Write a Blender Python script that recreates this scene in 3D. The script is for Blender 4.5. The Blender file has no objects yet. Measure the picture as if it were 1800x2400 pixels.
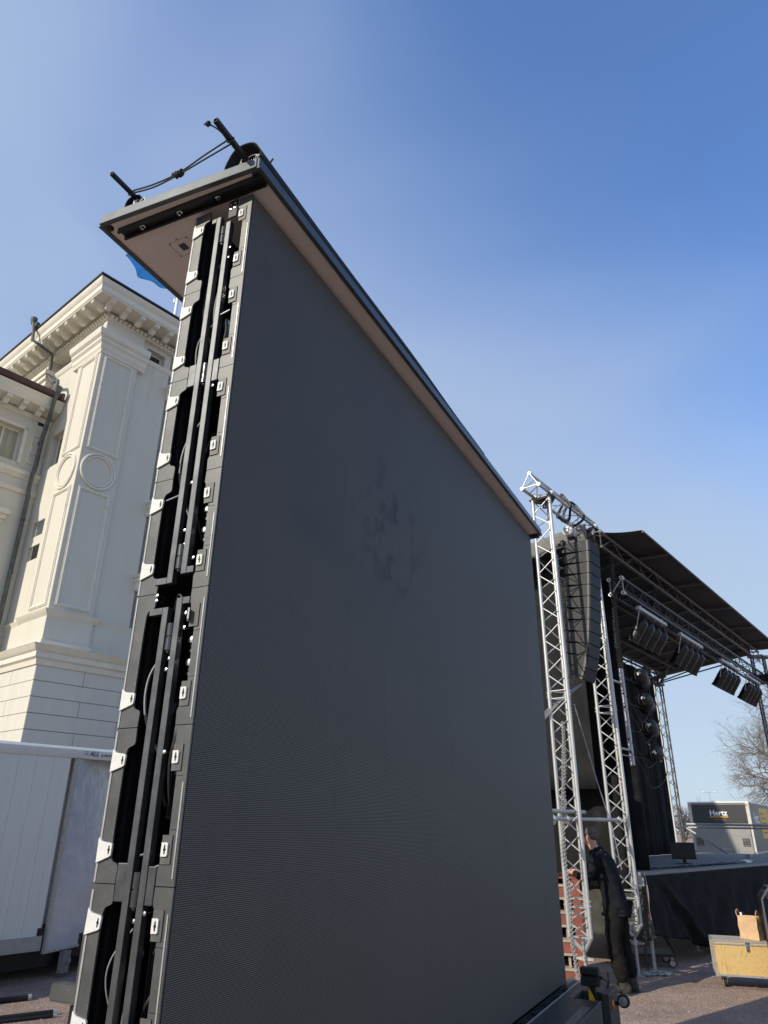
import bpy, math, random
from mathutils import Vector, Matrix, Quaternion
random.seed(7)
R = math.radians
sc = bpy.context.scene
col = sc.collection

# ------------------------------------------------------------------ camera
def dirn(a):
    a = R(a)
    return Vector((math.sin(a), math.cos(a), 0))
PITCH, ROLL = R(23.847), R(0.4758)
up_c = Vector((math.sin(ROLL), math.cos(ROLL) * math.cos(PITCH), math.sin(PITCH))).normalized()
fh = (Vector((0, 0, 1)) - up_c * up_c.z).normalized()
rt = up_c.cross(fh)
if rt.x < 0:
    rt = -rt
Rw = Matrix((rt, fh, up_c))            # camera coords (x right, y up, z forward) -> world
cam_d = bpy.data.cameras.new('camera')
cam = bpy.data.objects.new('camera', cam_d)
col.objects.link(cam)
cx, cy, cz = Rw @ Vector((1, 0, 0)), Rw @ Vector((0, 1, 0)), -(Rw @ Vector((0, 0, 1)))
m = Matrix((cx, cy, cz)).transposed().to_4x4()
m.translation = (0, 0, 1.8)
cam.matrix_world = m
cam_d.sensor_fit = 'HORIZONTAL'
cam_d.sensor_width = 36
cam_d.lens = 36 * 1655.4 / 1800
cam_d.clip_start = 0.05
cam_d.clip_end = 3000
sc.camera = cam

# ------------------------------------------------------------------ light
SUN_AZ, SUN_EL = 230.5, 31.0
sc.view_settings.view_transform = 'Standard'
sc.view_settings.look = 'None'
sc.view_settings.gamma = 1
sc.view_settings.use_curve_mapping = False
sc.view_settings.exposure = 0.6
w = bpy.data.worlds.new('World')
sc.world = w
w.use_nodes = True
nt = w.node_tree
for n in list(nt.nodes):
    nt.nodes.remove(n)
def wn(t):
    return nt.nodes.new(t)
out = wn('ShaderNodeOutputWorld')
bg = wn('ShaderNodeBackground')
sky = wn('ShaderNodeTexSky')
sky.sky_type = 'NISHITA'
sky.sun_disc = False
sky.sun_elevation = R(SUN_EL)
sky.sun_rotation = R(SUN_AZ)
sky.altitude = 50
sky.air_density = 1.0
sky.dust_density = 0.6
sky.ozone_density = 3.0
tc = wn('ShaderNodeTexCoord')
mp = wn('ShaderNodeMapping')
mp.inputs['Scale'].default_value = (1.0, 1.0, 1.9)
mp.inputs['Rotation'].default_value = (0.3, 0.5, 0.4)
nz = wn('ShaderNodeTexNoise')
nz.inputs['Scale'].default_value = 1.25
nz.inputs['Detail'].default_value = 3.5
nz.inputs['Roughness'].default_value = 0.42
nz.inputs['Distortion'].default_value = 0.5
sepd = wn('ShaderNodeVectorMath')      # thin haze: thicker to the left and toward the horizon
sepd.operation = 'DOT_PRODUCT'
sepd.inputs[1].default_value = (-0.74, -0.30, -1.43)
nt.links.new(tc.outputs['Generated'], sepd.inputs[0])
nadd = wn('ShaderNodeMath')
nadd.operation = 'MULTIPLY_ADD'
nadd.inputs[1].default_value = 1.4
nt.links.new(tc.outputs['Generated'], mp.inputs['Vector'])
nt.links.new(mp.outputs['Vector'], nz.inputs['Vector'])
nt.links.new(nz.outputs['Fac'], nadd.inputs[0])
nt.links.new(sepd.outputs['Value'], nadd.inputs[2])
rmp = wn('ShaderNodeMapRange')
rmp.interpolation_type = 'SMOOTHSTEP'
rmp.inputs['From Min'].default_value = -0.88
rmp.inputs['From Max'].default_value = -0.02
rmp.inputs['To Min'].default_value = 0.10
rmp.inputs['To Max'].default_value = 0.95
nt.links.new(nadd.outputs[0], rmp.inputs['Value'])
vz = wn('ShaderNodeSeparateXYZ')
nt.links.new(tc.outputs['Generated'], vz.inputs['Vector'])
vr = wn('ShaderNodeMapRange')
vr.inputs['From Min'].default_value = 0.05
vr.inputs['From Max'].default_value = 0.6
nt.links.new(vz.outputs['Z'], vr.inputs['Value'])
vc = wn('ShaderNodeMix')
vc.data_type = 'RGBA'
vc.inputs['A'].default_value = (2.30, 2.85, 3.45, 1)
vc.inputs['B'].default_value = (1.72, 2.24, 3.28, 1)
nt.links.new(vr.outputs['Result'], vc.inputs['Factor'])
hsv = wn('ShaderNodeHueSaturation')
hsv.inputs['Saturation'].default_value = 1.2
hsv.inputs['Hue'].default_value = 0.508
hsv.inputs['Value'].default_value = 1.1
nt.links.new(sky.outputs['Color'], hsv.inputs['Color'])
mix = wn('ShaderNodeMix')
mix.data_type = 'RGBA'
nt.links.new(rmp.outputs['Result'], mix.inputs['Factor'])
nt.links.new(hsv.outputs['Color'], mix.inputs['A'])
nt.links.new(vc.outputs['Result'], mix.inputs['B'])
nt.links.new(mix.outputs['Result'], bg.inputs['Color'])
bg.inputs['Strength'].default_value = 0.15
nt.links.new(bg.outputs['Background'], out.inputs['Surface'])
sd = bpy.data.lights.new('sun', 'SUN')
sd.energy = 2.9
sd.angle = R(0.5)
sd.color = (1.0, 0.91, 0.76)
so = bpy.data.objects.new('sun', sd)
col.objects.link(so)
ce = math.cos(R(SUN_EL))
sdir = Vector((math.sin(R(SUN_AZ)) * ce, math.cos(R(SUN_AZ)) * ce, math.sin(R(SUN_EL))))
so.rotation_mode = 'QUATERNION'
so.rotation_quaternion = sdir.to_track_quat('Z', 'Y')
so.location = sdir * 60

# ------------------------------------------------------------------ materials
MATS = {}
def mat(name, c, rough=0.6, metal=0.0, var=0.12, scale=6.0, bump=0.0, bscale=60.0, spec=0.4, streak=False, dirt=None, coat=0.0):
    if name in MATS:
        return MATS[name]
    mm = bpy.data.materials.new(name)
    mm.use_nodes = True
    t = mm.node_tree
    b = t.nodes['Principled BSDF']
    b.inputs['Roughness'].default_value = rough
    b.inputs['Metallic'].default_value = metal
    b.inputs['Specular IOR Level'].default_value = spec
    b.inputs['Coat Weight'].default_value = coat
    tcn = t.nodes.new('ShaderNodeTexCoord')
    src = tcn.outputs['Object']
    if streak:
        mpn = t.nodes.new('ShaderNodeMapping')
        mpn.inputs['Scale'].default_value = (1, 1, 0.08)
        t.links.new(src, mpn.inputs['Vector'])
        nsrc = mpn.outputs['Vector']
    else:
        nsrc = src
    n1 = t.nodes.new('ShaderNodeTexNoise')
    n1.inputs['Scale'].default_value = scale
    n1.inputs['Detail'].default_value = 6
    n1.inputs['Roughness'].default_value = 0.62
    t.links.new(nsrc, n1.inputs['Vector'])
    cr = t.nodes.new('ShaderNodeValToRGB')
    lo = [max(0, x * (1 - var)) for x in c]
    hi = [min(1, x * (1 + var)) for x in c]
    cr.color_ramp.elements[0].position = 0.32
    cr.color_ramp.elements[1].position = 0.68
    cr.color_ramp.elements[0].color = (*lo, 1)
    cr.color_ramp.elements[1].color = (*hi, 1)
    t.links.new(n1.outputs['Fac'], cr.inputs['Fac'])
    last = cr.outputs['Color']
    if dirt:
        n2 = t.nodes.new('ShaderNodeTexNoise')
        n2.inputs['Scale'].default_value = dirt[1]
        n2.inputs['Detail'].default_value = 8
        n2.inputs['Roughness'].default_value = 0.7
        t.links.new(nsrc, n2.inputs['Vector'])
        mr = t.nodes.new('ShaderNodeMapRange')
        mr.inputs['From Min'].default_value = dirt[2]
        mr.inputs['From Max'].default_value = dirt[2] + 0.14
        mr.inputs['To Max'].default_value = dirt[3]
        t.links.new(n2.outputs['Fac'], mr.inputs['Value'])
        mx = t.nodes.new('ShaderNodeMix')
        mx.data_type = 'RGBA'
        mx.inputs['B'].default_value = (*dirt[0], 1)
        t.links.new(mr.outputs['Result'], mx.inputs['Factor'])
        t.links.new(last, mx.inputs['A'])
        last = mx.outputs['Result']
    t.links.new(last, b.inputs['Base Color'])
    rr = t.nodes.new('ShaderNodeMapRange')
    rr.inputs['To Min'].default_value = max(0.03, rough - 0.1)
    rr.inputs['To Max'].default_value = min(1, rough + 0.1)
    t.links.new(n1.outputs['Fac'], rr.inputs['Value'])
    t.links.new(rr.outputs['Result'], b.inputs['Roughness'])
    if bump:
        nb = t.nodes.new('ShaderNodeTexNoise')
        nb.inputs['Scale'].default_value = bscale
        nb.inputs['Detail'].default_value = 4
        t.links.new(src, nb.inputs['Vector'])
        bp = t.nodes.new('ShaderNodeBump')
        bp.inputs['Strength'].default_value = bump
        bp.inputs['Distance'].default_value = 0.02
        t.links.new(nb.outputs['Fac'], bp.inputs['Height'])
        t.links.new(bp.outputs['Normal'], b.inputs['Normal'])
    MATS[name] = mm
    return mm

ALU = mat('aluminium_tube', (0.52, 0.52, 0.51), 0.45, 0.55, 0.14, 9, spec=0.5, dirt=((0.30, 0.29, 0.27), 14, 0.6, 0.5))
GALV = mat('galvanised_steel', (0.42, 0.43, 0.43), 0.5, 0.5, 0.25, 18)
STEEL = mat('grey_steel_bar', (0.11, 0.114, 0.118), 0.42, 0.75, 0.18, 14, dirt=((0.33, 0.32, 0.30), 60, 0.64, 0.5))
PLATE = mat('grey_cabinet_metal', (0.100, 0.102, 0.100), 0.45, 0.45, 0.14, 7, bump=0.05, bscale=300, dirt=((0.26, 0.25, 0.235), 26, 0.60, 0.55))
EDGE = mat('bright_edge_strip', (0.46, 0.455, 0.435), 0.3, 0.4, 0.1, 20)
BLACKM = mat('black_painted_steel', (0.012, 0.012, 0.013), 0.45, 0.0, 0.3, 12, dirt=((0.06, 0.06, 0.06), 40, 0.66, 0.5))
DARK = mat('dark_interior', (0.006, 0.006, 0.007), 0.65, 0, 0.3, 10)
RUB = mat('black_rubber', (0.018, 0.018, 0.018), 0.7, 0, 0.2, 20)
ROPE = mat('dark_elastic_rope', (0.035, 0.038, 0.03), 0.8, 0, 0.3, 200)
LATCH = mat('white_latch', (0.64, 0.64, 0.61), 0.5, 0, 0.1, 30, dirt=((0.28, 0.27, 0.25), 34, 0.57, 0.7))
CHROME = mat('chrome', (0.6, 0.6, 0.58), 0.22, 1.0, 0.1, 20)
SOFF = mat('beige_soffit', (0.74, 0.68, 0.63), 0.5, 0, 0.05, 3, dirt=((0.62, 0.53, 0.48), 5, 0.62, 0.35))
TRIM = mat('anodised_trim', (0.085, 0.097, 0.105), 0.36, 0.3, 0.12, 6)
TARP = mat('black_tarpaulin', (0.012, 0.013, 0.012), 0.68, 0, 0.25, 5, bump=0.25, bscale=14, spec=0.3)
CREAM = mat('cream_render', (0.60, 0.572, 0.49), 0.88, 0, 0.05, 1.6, bump=0.06, bscale=90, streak=True, dirt=((0.44, 0.40, 0.33), 3.2, 0.56, 0.42))
TRIMC = mat('cream_moulding', (0.675, 0.64, 0.545), 0.8, 0, 0.05, 3, bump=0.05, bscale=60, dirt=((0.40, 0.37, 0.30), 4.5, 0.58, 0.45))
STONE = mat('painted_stone_block', (0.60, 0.58, 0.515), 0.85, 0, 0.06, 2.2, bump=0.08, bscale=50, streak=True, dirt=((0.42, 0.39, 0.33), 3.0, 0.56, 0.45))
ROOFB = mat('dark_sheet_roof', (0.03, 0.03, 0.033), 0.5, 0.2, 0.2, 4)
ROOFR = mat('red_brown_sheet_roof', (0.075, 0.038, 0.032), 0.5, 0, 0.2, 5)
PIPE = mat('weathered_pipe', (0.105, 0.115, 0.105), 0.6, 0.2, 0.3, 7, dirt=((0.33, 0.33, 0.30), 9, 0.58, 0.6))
GLASS = mat('dark_window_glass', (0.02, 0.025, 0.03), 0.06, 0, 0.2, 2, spec=0.8)
GLASSG = mat('grey_window_glass', (0.09, 0.11, 0.12), 0.12, 0, 0.2, 2, spec=0.8)
CURT = mat('pale_curtain', (0.34, 0.32, 0.24), 0.9, 0, 0.25, 6, streak=True)
FLAGM = mat('blue_flag_cloth', (0.07, 0.40, 0.84), 0.75, 0, 0.12, 3)
FLAGT = mat('pale_flag_print', (0.35, 0.5, 0.7), 0.8, 0, 0.1, 3)
WHITEP = mat('white_paint', (0.78, 0.78, 0.76), 0.4, 0, 0.04, 8)
TRL = mat('white_trailer_panel', (0.66, 0.68, 0.66), 0.3, 0, 0.05, 3, streak=True, dirt=((0.42, 0.41, 0.37), 6, 0.58, 0.45))
DOORM = mat('scuffed_door_skin', (0.55, 0.59, 0.65), 0.18, 0.25, 0.08, 4, bump=0.35, bscale=4, dirt=((0.76, 0.78, 0.80), 6, 0.60, 0.7))
NAVY = mat('navy_lettering', (0.03, 0.06, 0.16), 0.6, 0, 0.05, 9)
CLOTH = mat('black_stage_cloth', (0.0115, 0.0115, 0.012), 0.9, 0, 0.35, 3, bump=0.3, bscale=9, spec=0.2, dirt=((0.03, 0.03, 0.033), 3, 0.55, 0.7))
MOLT = mat('sunlit_black_drape', (0.020, 0.020, 0.020), 0.95, 0, 0.3, 2.5, bump=0.2, bscale=12, spec=0.15)  # black cloth set paler than CLOTH, the sun on it put into the colour
CANOPY = mat('dark_grey_canopy', (0.042, 0.043, 0.050), 0.7, 0, 0.22, 2.2, bump=0.25, bscale=6, spec=0.3)
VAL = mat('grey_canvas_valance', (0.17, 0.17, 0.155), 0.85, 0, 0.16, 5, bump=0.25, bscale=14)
RAFT = mat('dull_roof_tube', (0.12, 0.115, 0.11), 0.5, 0.3, 0.2, 10)
TRUSSB = mat('black_truss_tube', (0.035, 0.036, 0.04), 0.4, 0.3, 0.2, 10)
DECKM = mat('stage_deck_board', (0.25, 0.24, 0.22), 0.8, 0, 0.16, 5, dirt=((0.28, 0.27, 0.25), 6, 0.6, 0.5))
SPK = mat('speaker_cabinet', (0.050, 0.049, 0.047), 0.75, 0, 0.12, 9, bump=0.1, bscale=150)
GRIL = mat('speaker_grille', (0.012, 0.013, 0.018), 0.6, 0.2, 0.3, 60)
PARB = mat('black_par_can', (0.014, 0.014, 0.015), 0.38, 0.1, 0.25, 9)
LBAR = mat('grey_lamp_bar', (0.46, 0.46, 0.48), 0.55, 0.3, 0.14, 20)
CABLE = mat('grey_cable', (0.26, 0.26, 0.26), 0.6, 0, 0.2, 30)
BCABLE = mat('black_cable', (0.02, 0.02, 0.022), 0.5, 0, 0.2, 30)
CER = mat('white_ceramic', (0.72, 0.70, 0.64), 0.6, 0, 0.1, 30)
REDM = mat('red_brown_paint', (0.23, 0.072, 0.052), 0.7, 0, 0.2, 6, dirt=((0.12, 0.05, 0.04), 9, 0.58, 0.6))
TAN = mat('tan_ledge', (0.36, 0.31, 0.25), 0.75, 0, 0.15, 9)
KRAFT = mat('kraft_paper', (0.60, 0.40, 0.225), 0.85, 0, 0.12, 9, bump=0.2, bscale=18)
KRAFTD = mat('kraft_handle', (0.42, 0.25, 0.15), 0.85, 0, 0.12, 30)
SKIN = mat('skin', (0.52, 0.28, 0.20), 0.55, 0, 0.08, 20)
HAIR = mat('short_grey_brown_hair', (0.12, 0.095, 0.08), 0.9, 0, 0.35, 90, bump=0.4, bscale=300)
JACK = mat('black_jacket', (0.014, 0.015, 0.019), 0.95, 0, 0.25, 8, bump=0.3, bscale=16, spec=0.06)
TROU = mat('black_work_trousers', (0.014, 0.0135, 0.013), 0.95, 0, 0.3, 8, bump=0.35, bscale=14, spec=0.06)
BOOT = mat('dusty_work_boots', (0.04, 0.038, 0.03), 0.75, 0, 0.3, 20)
HZG = mat('charcoal_vinyl', (0.045, 0.047, 0.05), 0.4, 0, 0.12, 3, streak=True)
HZB = mat('pale_truck_body', (0.27, 0.265, 0.25), 0.55, 0, 0.1, 3, dirt=((0.26, 0.25, 0.22), 6, 0.56, 0.45))
YEL = mat('yellow_vinyl', (0.72, 0.44, 0.03), 0.5, 0, 0.05, 8)
ORANGE = mat('orange_reflector', (0.55, 0.14, 0.02), 0.3, 0, 0.1, 20, spec=0.6)
LENS = mat('grey_lamp_lens', (0.25, 0.25, 0.25), 0.25, 0, 0.15, 30, spec=0.6)
BARK = mat('bare_bark', (0.115, 0.092, 0.072), 0.9, 0, 0.25, 9)
TWIG = mat('bare_twigs', (0.20, 0.18, 0.165), 0.9, 0, 0.25, 4)
BOTTLE = mat('clear_plastic_bottle', (0.72, 0.76, 0.8), 0.08, 0, 0.1, 30, spec=0.9)

def ply_mat():
    mm = bpy.data.materials.new('yellow_plywood')
    mm.use_nodes = True
    t = mm.node_tree
    b = t.nodes['Principled BSDF']
    tcn = t.nodes.new('ShaderNodeTexCoord')
    mpn = t.nodes.new('ShaderNodeMapping')
    mpn.inputs['Scale'].default_value = (5, 5, 1.1)
    nn = t.nodes.new('ShaderNodeTexNoise')
    nn.inputs['Scale'].default_value = 1.6
    nn.inputs['Detail'].default_value = 3
    nn.inputs['Distortion'].default_value = 1.2
    wv = t.nodes.new('ShaderNodeMath')
    wv.operation = 'MULTIPLY'
    wv.inputs[1].default_value = 26
    fr = t.nodes.new('ShaderNodeMath')
    fr.operation = 'PINGPONG'
    fr.inputs[1].default_value = 1.0
    cr = t.nodes.new('ShaderNodeValToRGB')
    cr.color_ramp.elements[0].position = 0.0
    cr.color_ramp.elements[0].color = (0.44, 0.275, 0.10, 1)
    cr.color_ramp.elements[1].position = 0.28
    cr.color_ramp.elements[1].color = (0.60, 0.415, 0.165, 1)
    t.links.new(tcn.outputs['Object'], mpn.inputs['Vector'])
    t.links.new(mpn.outputs['Vector'], nn.inputs['Vector'])
    t.links.new(nn.outputs['Fac'], wv.inputs[0])
    t.links.new(wv.outputs[0], fr.inputs[0])
    t.links.new(fr.outputs[0], cr.inputs['Fac'])
    t.links.new(cr.outputs['Color'], b.inputs['Base Color'])
    b.inputs['Roughness'].default_value = 0.45
    return mm
PLY = ply_mat()

def led_mat():
    mm = bpy.data.materials.new('led_pixel_face')
    mm.use_nodes = True
    t = mm.node_tree
    b = t.nodes['Principled BSDF']
    tcn = t.nodes.new('ShaderNodeTexCoord')
    sep = t.nodes.new('ShaderNodeSeparateXYZ')
    t.links.new(tcn.outputs['Object'], sep.inputs['Vector'])
    def cell(o, pitch):
        a = t.nodes.new('ShaderNodeMath')
        a.operation = 'DIVIDE'
        a.inputs[1].default_value = pitch
        t.links.new(o, a.inputs[0])
        f = t.nodes.new('ShaderNodeMath')
        f.operation = 'FRACT'
        t.links.new(a.outputs[0], f.inputs[0])
        s = t.nodes.new('ShaderNodeMath')
        s.operation = 'SUBTRACT'
        s.inputs[1].default_value = 0.5
        t.links.new(f.outputs[0], s.inputs[0])
        ab = t.nodes.new('ShaderNodeMath')
        ab.operation = 'ABSOLUTE'
        t.links.new(s.outputs[0], ab.inputs[0])
        return ab.outputs[0]
    ay = cell(sep.outputs['Y'], 0.493 / 79)
    az = cell(sep.outputs['Z'], 0.4975 / 80)
    ly = t.nodes.new('ShaderNodeMath')
    ly.operation = 'LESS_THAN'
    ly.inputs[1].default_value = 0.30
    t.links.new(ay, ly.inputs[0])
    lz = t.nodes.new('ShaderNodeMath')
    lz.operation = 'LESS_THAN'
    lz.inputs[1].default_value = 0.26
    t.links.new(az, lz.inputs[0])
    mu = t.nodes.new('ShaderNodeMath')
    mu.operation = 'MULTIPLY'
    t.links.new(ly.outputs[0], mu.inputs[0])
    t.links.new(lz.outputs[0], mu.inputs[1])
    # scuffs, in the frame of the whole wall (world position)
    geo = t.nodes.new('ShaderNodeNewGeometry')
    n1 = t.nodes.new('ShaderNodeTexNoise')
    n1.inputs['Scale'].default_value = 2.4
    n1.inputs['Detail'].default_value = 9
    n1.inputs['Roughness'].default_value = 0.66
    t.links.new(geo.outputs['Position'], n1.inputs['Vector'])
    mr = t.nodes.new('ShaderNodeMapRange')
    mr.inputs['From Min'].default_value = 0.55
    mr.inputs['From Max'].default_value = 0.75
    mr.inputs['To Max'].default_value = 0.30
    t.links.new(n1.outputs['Fac'], mr.inputs['Value'])
    m1 = t.nodes.new('ShaderNodeMix')
    m1.data_type = 'RGBA'
    m1.inputs['A'].default_value = (0.0190, 0.0178, 0.0162, 1)
    m1.inputs['B'].default_value = (0.198, 0.180, 0.158, 1)
    t.links.new(mu.outputs[0], m1.inputs['Factor'])
    # every cabinet has aged a little differently
    oi = t.nodes.new('ShaderNodeObjectInfo')
    mo = t.nodes.new('ShaderNodeMapRange')
    mo.inputs['To Min'].default_value = 0.97
    mo.inputs['To Max'].default_value = 1.03
    t.links.new(oi.outputs['Random'], mo.inputs['Value'])
    m2 = t.nodes.new('ShaderNodeMix')
    m2.data_type = 'RGBA'
    m2.blend_type = 'MULTIPLY'
    m2.inputs['B'].default_value = (0.42, 0.42, 0.44, 1)
    ds = t.nodes.new('ShaderNodeVectorMath')
    ds.operation = 'DISTANCE'
    ds.inputs[1].default_value = (0.06, 3.94, 3.40)
    t.links.new(geo.outputs['Position'], ds.inputs[0])
    dm = t.nodes.new('ShaderNodeMapRange')
    dm.interpolation_type = 'SMOOTHSTEP'
    dm.inputs['From Min'].default_value = 0.7
    dm.inputs['From Max'].default_value = 0.05
    dm.inputs['To Min'].default_value = 0.0
    dm.inputs['To Max'].default_value = 1.0
    t.links.new(ds.outputs['Value'], dm.inputs['Value'])
    n3 = t.nodes.new('ShaderNodeTexNoise')
    n3.inputs['Scale'].default_value = 7
    n3.inputs['Detail'].default_value = 8
    n3.inputs['Roughness'].default_value = 0.7
    mpz = t.nodes.new('ShaderNodeMapping')
    mpz.inputs['Scale'].default_value = (1, 1, 0.8)
    t.links.new(geo.outputs['Position'], mpz.inputs['Vector'])
    t.links.new(mpz.outputs['Vector'], n3.inputs['Vector'])
    m3 = t.nodes.new('ShaderNodeMapRange')
    m3.inputs['From Min'].default_value = 0.49
    m3.inputs['From Max'].default_value = 0.60
    t.links.new(n3.outputs['Fac'], m3.inputs['Value'])
    sm = t.nodes.new('ShaderNodeMath')
    sm.operation = 'MULTIPLY'
    t.links.new(dm.outputs['Result'], sm.inputs[0])
    t.links.new(m3.outputs['Result'], sm.inputs[1])
    mxx = t.nodes.new('ShaderNodeMath')
    mxx.operation = 'MAXIMUM'
    t.links.new(mr.outputs['Result'], mxx.inputs[0])
    t.links.new(sm.outputs[0], mxx.inputs[1])
    t.links.new(mxx.outputs[0], m2.inputs['Factor'])
    t.links.new(m1.outputs['Result'], m2.inputs['A'])
    vm = t.nodes.new('ShaderNodeVectorMath')
    vm.operation = 'SCALE'
    t.links.new(m2.outputs['Result'], vm.inputs[0])
    t.links.new(mo.outputs['Result'], vm.inputs['Scale'])
    t.links.new(vm.outputs['Vector'], b.inputs['Base Color'])
    b.inputs['Roughness'].default_value = 0.6
    b.inputs['Specular IOR Level'].default_value = 0.35
    return mm
LED = led_mat()

def gravel_mat():
    mm = bpy.data.materials.new('reddish_gravel')
    mm.use_nodes = True
    t = mm.node_tree
    b = t.nodes['Principled BSDF']
    tcn = t.nodes.new('ShaderNodeTexCoord')
    v = t.nodes.new('ShaderNodeTexVoronoi')
    v.inputs['Scale'].default_value = 95
    n1 = t.nodes.new('ShaderNodeTexNoise')
    n1.inputs['Scale'].default_value = 1.1
    n1.inputs['Detail'].default_value = 12
    n1.inputs['Roughness'].default_value = 0.72
    n2 = t.nodes.new('ShaderNodeTexNoise')
    n2.inputs['Scale'].default_value = 40
    n2.inputs['Detail'].default_value = 6
    for q in (v, n1, n2):
        t.links.new(tcn.outputs['Object'], q.inputs['Vector'])
    c1 = t.nodes.new('ShaderNodeValToRGB')
    e = c1.color_ramp.elements
    e[0].color = (0.21, 0.155, 0.13, 1)
    e[0].position = 0.15
    e[1].color = (0.52, 0.43, 0.37, 1)
    e[1].position = 0.85
    x = e.new(0.5)
    x.color = (0.385, 0.29, 0.235, 1)
    t.links.new(v.outputs['Color'], c1.inputs['Fac'])
    c2 = t.nodes.new('ShaderNodeValToRGB')
    c2.color_ramp.elements[0].color = (0.66, 0.63, 0.62, 1)
    c2.color_ramp.elements[1].color = (1.25, 1.2, 1.15, 1)
    c2.color_ramp.elements[0].position = 0.3
    c2.color_ramp.elements[1].position = 0.7
    t.links.new(n1.outputs['Fac'], c2.inputs['Fac'])
    mx = t.nodes.new('ShaderNodeMix')
    mx.data_type = 'RGBA'
    mx.blend_type = 'MULTIPLY'
    mx.inputs['Factor'].default_value = 1
    t.links.new(c1.outputs['Color'], mx.inputs['A'])
    t.links.new(c2.outputs['Color'], mx.inputs['B'])
    t.links.new(mx.outputs['Result'], b.inputs['Base Color'])
    b.inputs['Roughness'].default_value = 0.9
    b.inputs['Specular IOR Level'].default_value = 0.2
    ad = t.nodes.new('ShaderNodeMath')
    ad.operation = 'ADD'
    t.links.new(v.outputs['Distance'], ad.inputs[0])
    t.links.new(n2.outputs['Fac'], ad.inputs[1])
    bp = t.nodes.new('ShaderNodeBump')
    bp.inputs['Strength'].default_value = 0.8
    bp.inputs['Distance'].default_value = 0.015
    t.links.new(ad.outputs[0], bp.inputs['Height'])
    t.links.new(bp.outputs['Normal'], b.inputs['Normal'])
    return mm
GRAVEL = gravel_mat()

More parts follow.
